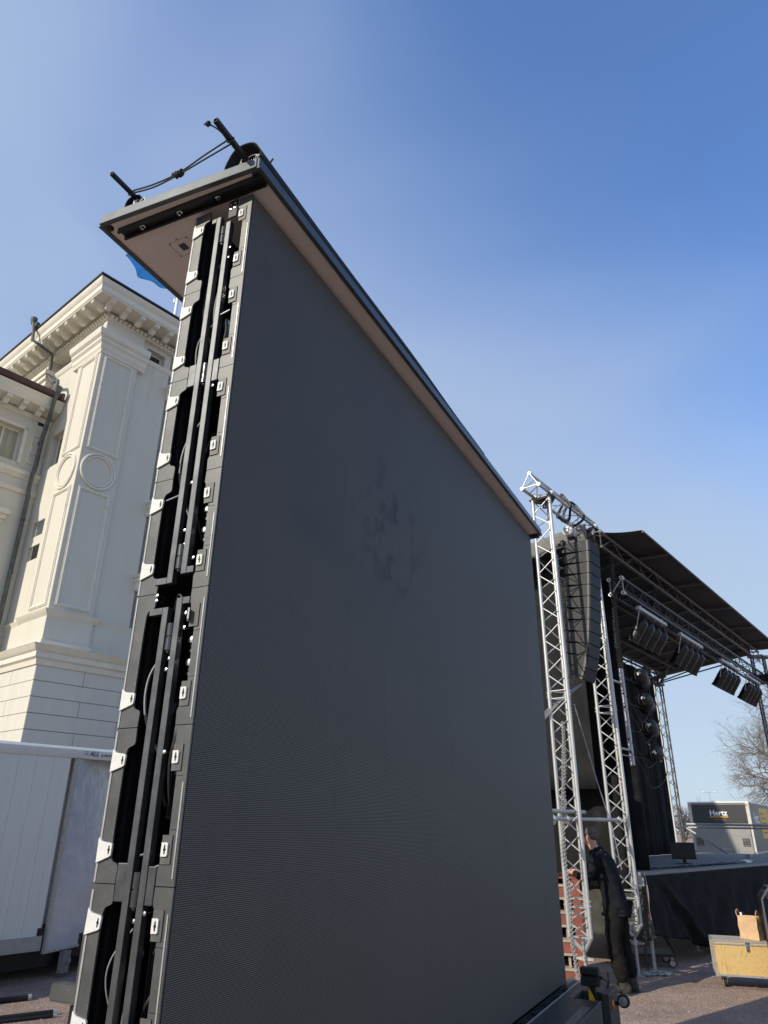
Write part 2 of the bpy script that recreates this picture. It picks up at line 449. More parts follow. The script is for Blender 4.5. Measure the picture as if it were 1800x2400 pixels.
# ------------------------------------------------------------------ helpers
class MB:
    def __init__(s):
        s.v = []
        s.f = []
    def add(s, vs, fs):
        o = len(s.v)
        s.v += [tuple(q) for q in vs]
        s.f += [tuple(i + o for i in q) for q in fs]
        return s
    def box(s, x0, x1, y0, y1, z0, z1):
        vs = [(x, y, z) for x in (x0, x1) for y in (y0, y1) for z in (z0, z1)]
        return s.add(vs, [(0, 1, 3, 2), (4, 6, 7, 5), (0, 4, 5, 1), (2, 3, 7, 6), (0, 2, 6, 4), (1, 5, 7, 3)])
    def bar(s, p, q, wd, h, up=(0, 0, 1)):
        p, q = Vector(p), Vector(q)
        d = (q - p).normalized()
        a = d.cross(Vector(up))
        if a.length < 1e-4:
            a = d.cross(Vector((1, 0, 0)))
        a.normalize()
        b = a.cross(d).normalized()
        vs = []
        for e in (p, q):
            for sa, sb in ((-1, -1), (1, -1), (1, 1), (-1, 1)):
                vs.append(e + a * sa * wd / 2 + b * sb * h / 2)
        return s.add(vs, [(3, 2, 1, 0), (4, 5, 6, 7)] + [(i, (i + 1) % 4, (i + 1) % 4 + 4, i + 4) for i in range(4)])
    def cyl(s, p, q, r0, r1=None, n=12, caps=True):
        return s.tube([p, q], [r0, r0 if r1 is None else r1], n, caps)
    def tube(s, pts, r, n=8, caps=True, closed=False):
        pts = [Vector(p) for p in pts]
        k = len(pts)
        rs = r if isinstance(r, (list, tuple)) else [r] * k
        o = len(s.v)
        prev = None
        for i, p in enumerate(pts):
            if closed:
                d = pts[(i + 1) % k] - pts[i - 1]
            else:
                d = pts[min(i + 1, k - 1)] - pts[max(i - 1, 0)]
            if d.length < 1e-9:
                d = Vector((0, 0, 1))
            d.normalize()
            if prev is None:
                a = d.cross(Vector((0, 0, 1)))
                if a.length < 1e-3:
                    a = d.cross(Vector((1, 0, 0)))
            else:
                a = prev - d * prev.dot(d)
                if a.length < 1e-5:
                    a = d.cross(Vector((0.3, 0.5, 0.8)))
            a.normalize()
            prev = a
            b = d.cross(a)
            for j in range(n):
                t = 2 * math.pi * j / n
                s.v.append(tuple(p + (a * math.cos(t) + b * math.sin(t)) * rs[i]))
        segs = k if closed else k - 1
        for i in range(segs):
            for j in range(n):
                i2 = (i + 1) % k
                s.f.append((o + i * n + j, o + i * n + (j + 1) % n, o + i2 * n + (j + 1) % n, o + i2 * n + j))
        if caps and not closed:
            s.f.append(tuple(o + j for j in reversed(range(n))))
            s.f.append(tuple(o + (k - 1) * n + j for j in range(n)))
        return s
    def prism(s, poly, axis, d0, d1):
        n = len(poly)
        def P(a, b, d):
            return {'x': (d, a, b), 'y': (a, d, b), 'z': (a, b, d)}[axis]
        vs = [P(a, b, d0) for a, b in poly] + [P(a, b, d1) for a, b in poly]
        return s.add(vs, [tuple(reversed(range(n))), tuple(range(n, 2 * n))] + [(i, (i + 1) % n, (i + 1) % n + n, i + n) for i in range(n)])
    def sphere(s, c, r, nu=10, nv=6, sc3=(1, 1, 1)):
        o = len(s.v)
        s.v.append((c[0], c[1], c[2] - r * sc3[2]))
        for i in range(1, nv):
            ph = -math.pi / 2 + math.pi * i / nv
            for j in range(nu):
                t = 2 * math.pi * j / nu
                s.v.append((c[0] + r * sc3[0] * math.cos(ph) * math.cos(t), c[1] + r * sc3[1] * math.cos(ph) * math.sin(t), c[2] + r * sc3[2] * math.sin(ph)))
        s.v.append((c[0], c[1], c[2] + r * sc3[2]))
        top = len(s.v) - 1
        for j in range(nu):
            s.f.append((o, o + 1 + (j + 1) % nu, o + 1 + j))
            for i in range(nv - 2):
                a = o + 1 + i * nu
                s.f.append((a + j, a + (j + 1) % nu, a + nu + (j + 1) % nu, a + nu + j))
            a = o + 1 + (nv - 2) * nu
            s.f.append((a + j, a + (j + 1) % nu, top))
        return s
    def grid(s, fn, nu, nv):
        o = len(s.v)
        for i in range(nu + 1):
            for j in range(nv + 1):
                s.v.append(tuple(fn(i / nu, j / nv)))
        for i in range(nu):
            for j in range(nv):
                a = o + i * (nv + 1) + j
                s.f.append((a, a + nv + 1, a + nv + 2, a + 1))
        return s
    def lathe(s, prof, n=16, c=(0, 0, 0), axis='z'):
        o = len(s.v)
        for (r, h) in prof:
            for j in range(n):
                t = 2 * math.pi * j / n
                a, b = r * math.cos(t), r * math.sin(t)
                p = {'z': (a, b, h), 'x': (h, a, b), 'y': (b, h, a)}[axis]
                s.v.append((p[0] + c[0], p[1] + c[1], p[2] + c[2]))
        for i in range(len(prof) - 1):
            for j in range(n):
                s.f.append((o + i * n + j, o + i * n + (j + 1) % n, o + (i + 1) * n + (j + 1) % n, o + (i + 1) * n + j))
        return s
    def mesh(s, name, material, smooth=35):
        me = bpy.data.meshes.new(name)
        me.from_pydata(s.v, [], s.f)
        if material:
            me.materials.append(material)
        if smooth:
            for p in me.polygons:
                p.use_smooth = True
            try:
                me.set_sharp_from_angle(angle=R(smooth))
            except Exception:
                pass
        me.update()
        return me
    def build(s, name, material, parent=None, smooth=35, solid=0, bevel=0, loc=None):
        o = bpy.data.objects.new(name, s.mesh(name, material, smooth))
        col.objects.link(o)
        if parent is not None:
            o.parent = parent
        if loc:
            o.location = loc
        if solid:
            md = o.modifiers.new('thickness', 'SOLIDIFY')
            md.thickness = solid
        if bevel:
            md = o.modifiers.new('bevel', 'BEVEL')
            md.width = bevel
            md.segments = 2
            md.limit_method = 'ANGLE'
        return o

def tag(o, label=None, cat=None, group=None, kind=None):
    if label:
        o['label'] = label
    if cat:
        o['category'] = cat
    if group:
        o['group'] = group
    if kind:
        o['kind'] = kind
    return o
def thing(name, label, cat, loc=(0, 0, 0), az=0.0, group=None):
    o = bpy.data.objects.new(name, None)
    o.empty_display_size = 0.2
    col.objects.link(o)
    o.location = loc
    o.rotation_euler = (0, 0, -R(az))
    return tag(o, label, cat, group)
def link_copy(src, parent, loc=None, rot=None, scale=None, name=None):
    o = src.copy()
    col.objects.link(o)
    o.parent = parent
    if loc is not None:
        o.location = loc
    if rot is not None:
        o.rotation_euler = rot
    if scale is not None:
        o.scale = scale
    return o
KIDS = {}
def dup(root):
    tree = {}
    for o in col.objects:
        if o.parent:
            tree.setdefault(o.parent.name, []).append(o)
    def rec(o, par):
        c = o.copy()
        col.objects.link(c)
        c.parent = par
        for ch in tree.get(o.name, []):
            rec(ch, c)
        return c
    return rec(root, None)
def inst(mesh, name, parent, loc=(0, 0, 0), rot=(0, 0, 0), scale=(1, 1, 1)):
    o = bpy.data.objects.new(name, mesh)
    col.objects.link(o)
    o.parent = parent
    o.location = loc
    o.rotation_euler = rot
    o.scale = scale
    return o
ROD = {}
def rod(name, p, q, r, material, parent, n=8):
    k = (material.name, n)
    if k not in ROD:
        ROD[k] = MB().cyl((0, 0, 0), (0, 0, 1), 1, 1, n).mesh('rod', material, 50)
    p, q = Vector(p), Vector(q)
    d = q - p
    o = bpy.data.objects.new(name, ROD[k])
    col.objects.link(o)
    o.parent = parent
    o.rotation_mode = 'QUATERNION'
    o.rotation_quaternion = d.to_track_quat('Z', 'Y')
    o.location = p
    o.scale = (r, r, d.length)
    return o
def truss(parent, p, q, offs, rc, rb, bay, mc, mb, faces=None, ends=True, n=8):
    """chords at the given offsets from the line p-q, zigzag braces on every side"""
    p, q = Vector(p), Vector(q)
    offs = [Vector(o) for o in offs]
    for o in offs:
        rod('chord', p + o, q + o, rc, mc, parent, 10)
    k = len(offs)
    L = (q - p).length
    nb = max(2, int(round(L / bay)))
    if faces is None:
        faces = [(i, (i + 1) % k) for i in range(k)] if k > 2 else [(0, 1)]
    for fi, (a, b) in enumerate(faces):
        for i in range(nb):
            t0, t1 = (i + 0.06) / nb, (i + 0.94) / nb
            u, v = (a, b) if (i + fi) % 2 else (b, a)
            rod('brace', p.lerp(q, t0) + offs[u], p.lerp(q, t1) + offs[v], rb, mb, parent, 6)
        if ends:
            for e in (p, q):
                rod('brace', e + offs[a], e + offs[b], rb, mb, parent, 6)
def text_mesh(txt, size, extrude, material, bold=0.0, shear=0.0):
    cu = bpy.data.curves.new('lettering', 'FONT')
    cu.body = txt
    cu.size = size
    cu.extrude = extrude
    cu.offset = bold
    cu.shear = shear
    cu.resolution_u = 3
    cu.align_x = 'LEFT'
    o = bpy.data.objects.new('lettering_source', cu)
    col.objects.link(o)
    bpy.context.view_layer.update()
    me = bpy.data.meshes.new_from_object(o.evaluated_get(bpy.context.evaluated_depsgraph_get()))
    bpy.data.objects.remove(o)
    me.materials.clear()
    me.materials.append(material)
    return me

SCR, STG, BLD = 26.46, 38.36, 40.12
# ------------------------------------------------------------------ ground
g = MB()
g.grid(lambda a, b: (-160 + 320 * a, -60 + 320 * b, 0.0), 8, 8)
gr = g.build('ground', GRAVEL)
gr['kind'] = 'structure'

# scattered pebbles lying on the gravel in the near, visible strips
pb = MB()
rp = random.Random(3)
for _ in range(2600):
    if rp.random() < 0.7:
        x, y = rp.uniform(2.2, 6.5), rp.uniform(7.3, 12.5)
    else:
        x, y = rp.uniform(-6, -2.2), rp.uniform(7.8, 12.5)
    r = rp.choice([0.004, 0.006, 0.008, 0.011])
    h = r * rp.uniform(0.5, 0.9)
    a0 = rp.uniform(0, 6.28)
    n = 5
    vs = [(x + r * rp.uniform(.7, 1.2) * math.cos(a0 + 6.283 * i / n), y + r * rp.uniform(.7, 1.2) * math.sin(a0 + 6.283 * i / n), 0.0) for i in range(n)]
    vs += [(x + 0.5 * (vx - x), y + 0.5 * (vy - y), h) for vx, vy, _z in vs]
    pb.add(vs, [tuple(range(n, 2 * n))] + [(i, (i + 1) % n, (i + 1) % n + n, i + n) for i in range(n)])
po = pb.build('gravel', mat('pebble_stone', (0.30, 0.22, 0.18), 0.9, 0, 0.4, 30), smooth=0)
po['kind'] = 'stuff'

# ------------------------------------------------------------------ mansion
COR = Vector((-6.7997, 13.9289, 0))
man = thing('mansion', 'cream classical corner building with cornice, pilaster and downpipe behind the white trailer', 'building', COR, BLD)
def mpart(mb, name, material, **k):
    return mb.build(name, material, man, **k)
# main walls: right face at x=-0.1, left face at y=0.1
b = MB()
b.box(-9.0, -0.12, 1.5, 12, 0, 5.0)
b.box(-9.0, -0.1, 1.9, 12, 4.9, 13.15)
b.box(-9.0, -1.0, 0.35, 2.0, 4.9, 13.15)
b.box(-0.9, -0.35, 0.35, 2.0, 4.9, 13.15)
mpart(b, 'wall', CREAM)
# left face skin with openings (y 0.1), built from slabs round the windows
b = MB()
def slabs_x(mb, y0, y1, xs, zs, holes):
    for i in range(len(xs) - 1):
        for j in range(len(zs) - 1):
            if (i, j) in holes:
                continue
            mb.box(xs[i], xs[i + 1], y0, y1, zs[j], zs[j + 1])
slabs_x(b, 0.1, 0.36, [-9, -4.4, -2.75, -1.95, -1.86, -1.68, -1.55, -1.08, -0.6], [4.9, 7.17, 7.53, 7.75, 8.15, 9.56, 10.5, 12.6, 13.1, 13.2],
        {(4, 1), (5, 1), (6, 1), (4, 3), (5, 3), (6, 3), (3, 4 + 1), (4, 5), (5, 5), (6, 5), (1, 7), (2, 7), (3, 7), (4, 7), (5, 7)} - {(5, 1)} | {(5, 1)})
mpart(b, 'wall', CREAM)
# right face skin with the attic window
b = MB()
def slabs_y(mb, x0, x1, ys, zs, holes):
    for i in range(len(ys) - 1):
        for j in range(len(zs) - 1):
            if (i, j) in holes:
                continue
            mb.box(x0, x1, ys[i], ys[i + 1], zs[j], zs[j + 1])
slabs_y(b, -0.36, -0.1, [0.6, 1.2, 1.72, 2.9, 3.5, 12], [4.9, 12.6, 12.94, 13.2], {(1, 1), (3, 1)})
mpart(b, 'wall', CREAM)
# corner pilaster
b = MB()
b.box(-1.08, 0.0, 0.0, 0.98, 5.72, 12.1)
b.box(-1.2, 0.0, 0.0, 1.05, 12.6, 13.15)
mpart(b, 'pilaster', CREAM, bevel=0.012)
b = MB()
b.box(-4.3, -2.75, 0.0, 0.3, 12.6, 13.15)
b.box(-4.2, -2.85, 0.03, 0.3, 5.72, 12.6)
mpart(b, 'pilaster', CREAM, bevel=0.012)
def ledge(name, prof, x0, y1, ret=None, material=TRIMC):
    """moulding that runs along the left face, round the corner and along the right face; prof = (out, z) outline"""
    mb = MB()
    n = len(prof)
    vs = []
    for (o, z) in prof:
        vs += [(x0, -o, z), (o, -o, z), (o, y1, z), (x0, 0.34, z), (-0.34, 0.34, z), (-0.34, y1, z)]
    fs = []
    for i in range(n):
        a, c = i * 6, ((i + 1) % n) * 6
        fs += [(a, a + 1, c + 1, c), (a + 1, a + 2, c + 2, c + 1)]
    # end caps
    fs.append(tuple(i * 6 for i in range(n)))
    fs.append(tuple(i * 6 + 2 for i in reversed(range(n))))
    mb.add(vs, fs)
    return mb.build(name, material, man, smooth=30)
# low band between the rusticated base and the upper wall, then the pedestal ledge
ledge('moulding', [(-0.2, 4.62), (0.03, 4.62), (0.05, 4.72), (0.10, 4.76), (0.10, 4.86), (0.16, 4.90), (0.19, 4.96), (0.22, 5.0), (-0.2, 5.04)], -9, 12)
ledge('moulding', [(-0.2, 5.62), (0.0, 5.62), (0.03, 5.66), (0.07, 5.70), (0.09, 5.74), (-0.2, 5.76)], -1.25, 1.1)
ledge('moulding', [(-0.25, 5.62), (-0.09, 5.62), (-0.06, 5.68), (-0.03, 5.73), (-0.25, 5.76)], -9, 12)
b = MB()
b.box(-1.16, -0.005, 0.005, 1.02, 5.02, 5.63)
b.box(-9, -0.08, 0.08, 0.34, 5.0, 5.63)
b.box(-0.34, -0.08, 0.34, 12, 5.0, 5.63)
mpart(b, 'pedestal', CREAM)
b = MB()
b.box(-1.2, 0.03, -0.03, 1.06, 5.03, 5.12)
mpart(b, 'moulding', TRIMC)
# capital of the pilaster
capp = [(-0.3, 12.08), (0.02, 12.08), (0.03, 12.16), (0.06, 12.2), (0.07, 12.30), (0.12, 12.36), (0.12, 12.42), (0.18, 12.48), (0.20, 12.56), (0.21, 12.62), (-0.3, 12.66)]
ledge('capital', capp, -1.3, 1.16)
mb = MB()
for (o, z0, z1) in ((0.03, 12.08, 12.25), (0.09, 12.25, 12.40), (0.15, 12.40, 12.52), (0.2, 12.52, 12.64)):
    mb.box(-4.3 - o, -2.75 + o, -o, 0.3, z0, z1)
mpart(mb, 'capital', TRIMC)
ledge('moulding', [(-0.3, 12.46), (-0.09, 12.46), (-0.05, 12.52), (-0.04, 12.58), (-0.3, 12.62)], -9, 12)
# panels framed by raised strips on both faces, and the rings across them
def frame_strips(face, a0, a1, z0, z1, wd, out):
    mb = MB()
    def bx(p0, p1, q0, q1, o):
        if face == 'R':
            mb.box(-0.01, o, p0, p1, q0, q1)
        else:
            mb.box(-p1, -p0, -o, 0.01, q0, q1)
    for (wq, oq, ins) in ((wd, out, 0), (wd * 0.45, out * 1.8, wd * 0.28)):
        bx(a0 + ins, a0 + ins + wq, z0 + ins, z1 - ins, oq)
        bx(a1 - ins - wq, a1 - ins, z0 + ins, z1 - ins, oq)
        bx(a0 + ins + wq, a1 - ins - wq, z1 - ins - wq, z1 - ins, oq * 0.97)
        bx(a0 + ins + wq, a1 - ins - wq, z0 + ins, z0 + ins + wq, oq * 0.97)
    return mb.build('panel_frame', TRIMC, man, smooth=0, bevel=0.008)
for f in ('R', 'L'):
    frame_strips(f, 0.10, 0.88, 9.52, 12.06, 0.085, 0.022)
    frame_strips(f, 0.10, 0.88, 5.84, 8.58, 0.085, 0.022)
    mb = MB()
    for (rr, tube_r) in ((0.40, 0.035), (0.34, 0.024)):
        pts = []
        for i in range(48):
            t = 2 * math.pi * i / 48
            if f == 'R':
                pts.append((0.012, 0.48 + rr * math.cos(t), 9.05 + rr * 1.06 * math.sin(t)))
            else:
                pts.append((-0.53 + rr * math.cos(t), -0.012, 9.05 + rr * 1.06 * math.sin(t)))
        mb.tube(pts, tube_r, 8, closed=True)
    mb.build('ring_moulding', TRIMC, man)
# rusticated base: every block is a piece with a recessed joint
b = MB()
b.box(-9, -0.035, 0.035, 1.6, 0, 4.63)
b.box(-1.6, -0.035, 0.03, 12, 0, 4.63)
mpart(b, 'wall', mat('joint_render', (0.36, 0.34, 0.29), 0.9, 0, 0.1, 4))
zc = 4.63
CH = 0.3075
row = 0
blocks = {}
def block(L, h, face):
    k = (round(L, 3), face)
    if k not in blocks:
        g_ = 0.006
        mb = MB()
        if face == 'R':
            mb.box(-0.03, 0.0, g_, L - g_, -h + g_, -g_)
        else:
            mb.box(-L + g_, -g_, 0.0, 0.03, -h + g_, -g_)
        blocks[k] = mb.mesh('stone_block', STONE, 0)
    return blocks[k]
while zc > 1.9:
    s = 1.02 if row % 2 == 0 else 0.98
    stops = [0, 1.02, 2.4, 3.8, 5.2] if row % 2 == 0 else [0, 1.9, 3.2, 4.6]
    for i in range(len(stops) - 1):
        inst(block(stops[i + 1] - stops[i], CH, 'R'), 'stone_block', man, (0, stops[i], zc))
    for i in range(len(stops) - 1):
        inst(block(stops[i + 1] - stops[i], CH, 'L'), 'stone_block', man, (-stops[i], 0, zc))
    zc -= CH
    row += 1
# cornice, soffit, dentils, brackets, roof edge
ledge('cornice', [(-0.3, 13.285), (0.06, 13.285), (0.50, 13.31), (0.50, 13.33), (0.53, 13.36), (0.53, 13.50), (0.56, 13.53), (0.60, 13.60), (0.61, 13.66), (-0.3, 13.68)], -9, 12)
ledge('cornice', [(-0.3, 13.06), (0.02, 13.06), (0.035, 13.09), (0.035, 13.24), (-0.3, 13.25)], -9, 12)
mb = MB()
mb.box(-9, 0.635, -0.635, 12, 13.685, 13.735)
mb.add([(-9, 12, 15.2), (-3, 3.4, 15.2), (-9, 3.4, 15.2), (-3, 12, 15.2), (0.6, -0.6, 13.735), (-9, -0.6, 13.735), (0.6, 12, 13.735)],
       [(5, 4, 1, 2), (4, 6, 3, 1), (2, 1, 3, 0)])
mpart(mb, 'roof', ROOFB, smooth=0)
dn = MB().box(-0.032, 0.032, -0.04, 0.0, -0.045, 0.045)
dn.sphere((0, -0.045, 0.0), 0.045, 8, 5)
dme = dn.mesh('dentil', TRIMC)
i = 0
while i * 0.116 < 4.6:
    inst(dme, 'dentil', man, (-0.03 + 0.03 - i * 0.116, -0.03, 13.135))
    inst(dme, 'dentil', man, (0.03, 0.06 + i * 0.116, 13.135), (0, 0, math.pi / 2))
    i += 1
cbp = [(0.13, 0.0), (0.46, 0.0), (0.47, -0.05), (0.45, -0.085), (0.40, -0.095), (0.36, -0.08), (0.31, -0.10), (0.27, -0.15), (0.22, -0.185), (0.17, -0.18), (0.14, -0.13)]
mb = MB()
mb.prism([(-a, z) for a, z in cbp], 'x', -0.062, 0.062)       # projects toward -y
mb.box(-0.08, 0.08, -0.485, -0.11, 0.0, 0.022)
cme = mb.mesh('bracket', TRIMC, 24)
for k in range(14):
    inst(cme, 'bracket', man, (0.34 - 0.425 * k - 0.25, -0.03, 13.285))
for k in range(10):
    inst(cme, 'bracket', man, (0.03, -0.18 + 0.405 * k + 0.02, 13.285), (0, 0, math.pi / 2))
# windows
def window(face, a0, a1, z0, z1, plane, glass=GLASS, bars=1, fr=0.05, trim=0.0):
    fm = MB()
    def bx(mb, p0, p1, q0, q1, d0, d1):
        if face == 'R':
            mb.box(plane - d1, plane - d0, p0, p1, q0, q1)
        else:
            mb.box(-p1, -p0, plane + d0, plane + d1, q0, q1)
    bx(fm, a0, a0 + fr, z0, z1, 0, 0.05)
    bx(fm, a1 - fr, a1, z0, z1, 0, 0.05)
    bx(fm, a0 + fr, a1 - fr, z1 - fr, z1, 0, 0.05)
    bx(fm, a0 + fr, a1 - fr, z0, z0 + fr, 0, 0.05)
    for i in range(bars):
        c = a0 + (a1 - a0) * (i + 1) / (bars + 1)
        bx(fm, c - fr * 0.4, c + fr * 0.4, z0 + fr, z1 - fr, 0.004, 0.046)
    fo = fm.build('window', TRIMC, man, smooth=0)
    gm = MB()
    bx(gm, a0 + fr, a1 - fr, z0 + fr, z1 - fr, 0.02, 0.03)
    gm.build('pane', glass, fo, smooth=0)
    return fo
window('L', 1.08, 1.86, 9.56, 10.5, 0.24, GLASSG, 1)
window('L', 1.08, 1.68, 7.75, 8.15, 0.108, GLASSG, 0, 0.012)
window('L', 1.08, 1.68, 7.17, 7.53, 0.108, DARK, 0, 0.008)
window('L', 1.55, 2.7, 12.6, 13.1, 0.26, GLASSG, 2)
window('R', 1.2, 1.72, 12.6, 12.94, -0.26, GLASS, 0)
window('R', 2.9, 3.5, 12.6, 12.94, -0.26, GLASS, 0)
for (y0, z) in ((1.86, 12.0), (1.86, 8.75), (1.84, 6.9)):
    mb = MB()
    mb.box(-0.11, 0.06, y0, y0 + 0.12, z - 0.1, z)
    mb.box(-0.11, 0.10, y0 - 0.03, y0 + 1.4, z, z + 0.06)
    mb.box(-0.11, 0.02, y0 + 0.02, y0 + 0.10, z - 0.3, z - 0.1)
    mpart(mb, 'window_hood', TRIMC)
# lower wing that runs toward the viewer from the left face
mb = MB()
slabs_y(mb, -2.45, -2.15, [-2.0, -1.3, -0.5, 0.09], [0, 9.62, 10.5, 11.05], {(1, 1)})
mb.box(-9, -2.4, -2.0, 0.09, 0, 9.5)
mb.box(-9, -2.8, -2.0, 0.09, 9.5, 11.0)
mpart(mb, 'wing_wall', CREAM)
def wing_ledge(name, prof, y0=-2.1, y1=0.09, material=TRIMC):
    mb = MB()
    n = len(prof)
    vs = [(-2.15 + o, y, z) for (o, z) in prof for y in (y0, y1)]
    fs = [(2 * i, 2 * ((i + 1) % n), 2 * ((i + 1) % n) + 1, 2 * i + 1) for i in range(n)]
    fs += [tuple(2 * i for i in reversed(range(n))), tuple(2 * i + 1 for i in range(n))]
    mb.add(vs, fs)
    return mb.build(name, material, man, smooth=30)
wing_ledge('wing_cornice', [(-0.2, 11.02), (0.10, 11.02), (0.42, 11.06), (0.44, 11.12), (0.48, 11.17), (0.50, 11.27), (0.54, 11.33), (-0.2, 11.36)])
wing_ledge('wing_roof_edge', [(-0.6, 11.36), (0.56, 11.36), (0.60, 11.40), (0.60, 11.50), (-0.6, 11.62)], -2.5, 0.02, ROOFR)
wing_ledge('moulding', [(-0.1, 10.86), (0.02, 10.86), (0.05, 10.91), (0.06, 10.96), (-0.1, 10.99)])
wing_ledge('moulding', [(-0.1, 9.24), (0.02, 9.24), (0.05, 9.30), (0.10, 9.34), (0.12, 9.42), (-0.1, 9.46)])
wing_ledge('moulding', [(-0.1, 8.88), (0.03, 8.88), (0.05, 8.94), (0.07, 8.98), (-0.1, 9.02)])
for k in range(4):
    o = inst(cme, 'bracket', man, (-2.12, -0.36 - 0.39 * k, 11.045), (0, 0, math.pi / 2), (1.0, 0.85, 0.9))
fo = window('R', -1.3, -0.5, 9.62, 10.5, -2.3, CURT, 1, 0.05)
mb = MB()
mb.box(-2.16, -2.11, -0.5, -0.42, 9.6, 10.56)
mb.box(-2.16, -2.11, -1.4, -0.42, 10.5, 10.58)
mb.build('window_surround', TRIMC, man, smooth=0)
mb = MB()
for (z0, z1) in ((9.68, 9.72), (10.44, 10.48)):
    mb.box(-2.16, -2.12, -0.29, -0.05, z0, z1)
for (y0, y1) in ((-0.29, -0.26), (-0.08, -0.05)):
    mb.box(-2.16, -2.12, y0, y1, 9.72, 10.44)
mb.tube([(-2.14, -0.17 + 0.085 * math.cos(t * math.pi / 12), 10.08 + 0.11 * math.sin(t * math.pi / 12)) for t in range(24)], 0.018, 6, closed=True)
mb.box(-2.16, -2.13, -0.20, -0.14, 10.28, 10.36)
mb.build('relief_panel', TRIMC, man)
mb = MB()
for k in range(4):
    mb.box(-2.16, -2.135, -0.21, -0.09, 10.775 + k * 0.018, 10.785 + k * 0.018)
mb.box(-2.16, -2.145, -0.22, -0.08, 10.765, 10.845)
mb.build('air_grille', BLACKM, man)
mb = MB()
for (o, z0, z1) in ((0.05, 8.02, 8.12), (0.09, 8.12, 8.24), (0.13, 8.24, 8.36)):
    mb.box(-2.16, -2.15 + o, -1.2 - o, -0.55 + o, z0, z1)
mb.box(-2.16, -2.11, -1.15, -0.62, 2, 8.02)
mb.build('pilaster', TRIMC, man)
# downpipe with hopper heads
mb = MB()
px = [(-2.76, -0.70, 13.93), (-2.62, -0.70, 13.62), (-2.52, -0.70, 13.24), (-2.44, -0.60, 13.16), (-2.47, -0.16, 13.06), (-2.58, -0.09, 12.8), (-2.63, -0.08, 12.60), (-2.60, -0.08, 12.5), (-2.1, -0.12, 12.05), (-1.72, -0.16, 11.92), (-1.64, -0.18, 11.80), (-1.62, -0.18, 11.62)]
mb.tube(px, 0.042, 10)
mb.lathe([(0.0, -0.10), (0.045, -0.10), (0.06, -0.06), (0.085, 0.02), (0.09, 0.10), (0.0, 0.10)], 12, (-2.78, -0.70, 13.97))
mb.box(-2.74, -2.56, -0.69, -0.60, 13.74, 13.86)
mb.build('downpipe', PIPE, man)
mb = MB()
mb.lathe([(0.0, -0.2), (0.05, -0.2), (0.06, -0.12), (0.11, 0.05), (0.12, 0.14), (0.0, 0.14)], 12, (-1.60, -0.17, 11.52))
mb.tube([(-1.58, -0.17, 11.45), (-1.56, -0.20, 11.2), (-1.58, -0.20, 11.02), (-1.72, -0.16, 10.80), (-1.93, -0.11, 10.55), (-1.98, -0.11, 10.4), (-1.99, -0.11, 9.65), (-1.96, -0.13, 9.5), (-1.92, -0.16, 9.38), (-1.95, -0.16, 9.0), (-2.02, -0.11, 8.8), (-2.02, -0.11, 0.3)], 0.05, 10)
for z in (10.2, 8.2, 6.9, 5.5, 4.2, 3.0):
    mb.cyl((-2.01, -0.11, z), (-2.01, -0.11, z + 0.06), 0.06, n=10)
mb.build('downpipe', PIPE, man)
mb = MB()
mb.box(-1.72, -1.52, -0.06, 0.02, 11.33, 11.52)
mb.build('gutter_end', ROOFR, man)

# flag and pole beyond the roof
pole = thing('flagpole', 'thin white flagpole rising behind the roof of the cream building', 'flagpole', (-8.36, 22.5, 0), 0)
mb = MB()
mb.tube([(0, 0, 13.0), (0, 0, 17), (0, 0, 23.1)], [0.09, 0.075, 0.055], 10)
mb.build('pole', WHITEP, pole)
mb = MB()
mb.sphere((0, 0, 23.14), 0.09, 10, 6)
mb.cyl((-0.12, 0, 20.95), (0, 0, 20.95), 0.02, n=6)
mb.cyl((-0.12, 0, 20.82), (-0.12, 0, 21.0), 0.04, n=8)
mb.build('truck_cap', WHITEP, pole)
FA, FB = Vector((-8.42, 22.45, 21.2)), Vector((-9.72, 20.0, 20.76))
FD = Vector((FB.x - FA.x, FB.y - FA.y, 0)).normalized()
def flagpt(a, bb):
    """a: hoist 0 to fly 1, bb: upper edge 0 to lower edge 1"""
    lo = FA.lerp(FB, a)
    lo.z += -0.20 * math.sin(math.pi * a) + 0.05 * math.sin(a * 15)
    side = Vector((FD.y, -FD.x, 0))
    hgt = 1.75 - 0.75 * a
    p = lo + Vector((0, 0, hgt * (1 - bb)))
    p += side * (0.17 * math.sin(a * 9.5 + bb * 2.2) * (0.3 + a) + 0.05 * math.sin(a * 21 - bb * 5))
    p -= FD * 0.22 * (1 - bb) * a
    return p
mb = MB()
mb.grid(flagpt, 36, 18)
fl = mb.build('flag', FLAGM, smooth=80, solid=0.004)
tag(fl, 'blue flag flying from the white pole behind the screen roof', 'flag')
mb = MB()
for k in range(9):
    a0 = 0.30 + 0.05 * k
    side = Vector((FD.y, -FD.x, 0))
    for (da, b0, b1) in ((0.0, 0.42, 0.60), (0.018, 0.42, 0.46), (0.018, 0.50, 0.53)):
        vs = []
        for (aa, bb2) in ((a0 + da, b0), (a0 + da + 0.017, b0), (a0 + da + 0.017, b1), (a0 + da, b1)):
            vs.append(flagpt(aa, bb2) + side * 0.012)
        mb.add(vs, [(0, 1, 2, 3)])
mb.build('flag_print', FLAGT, fl)

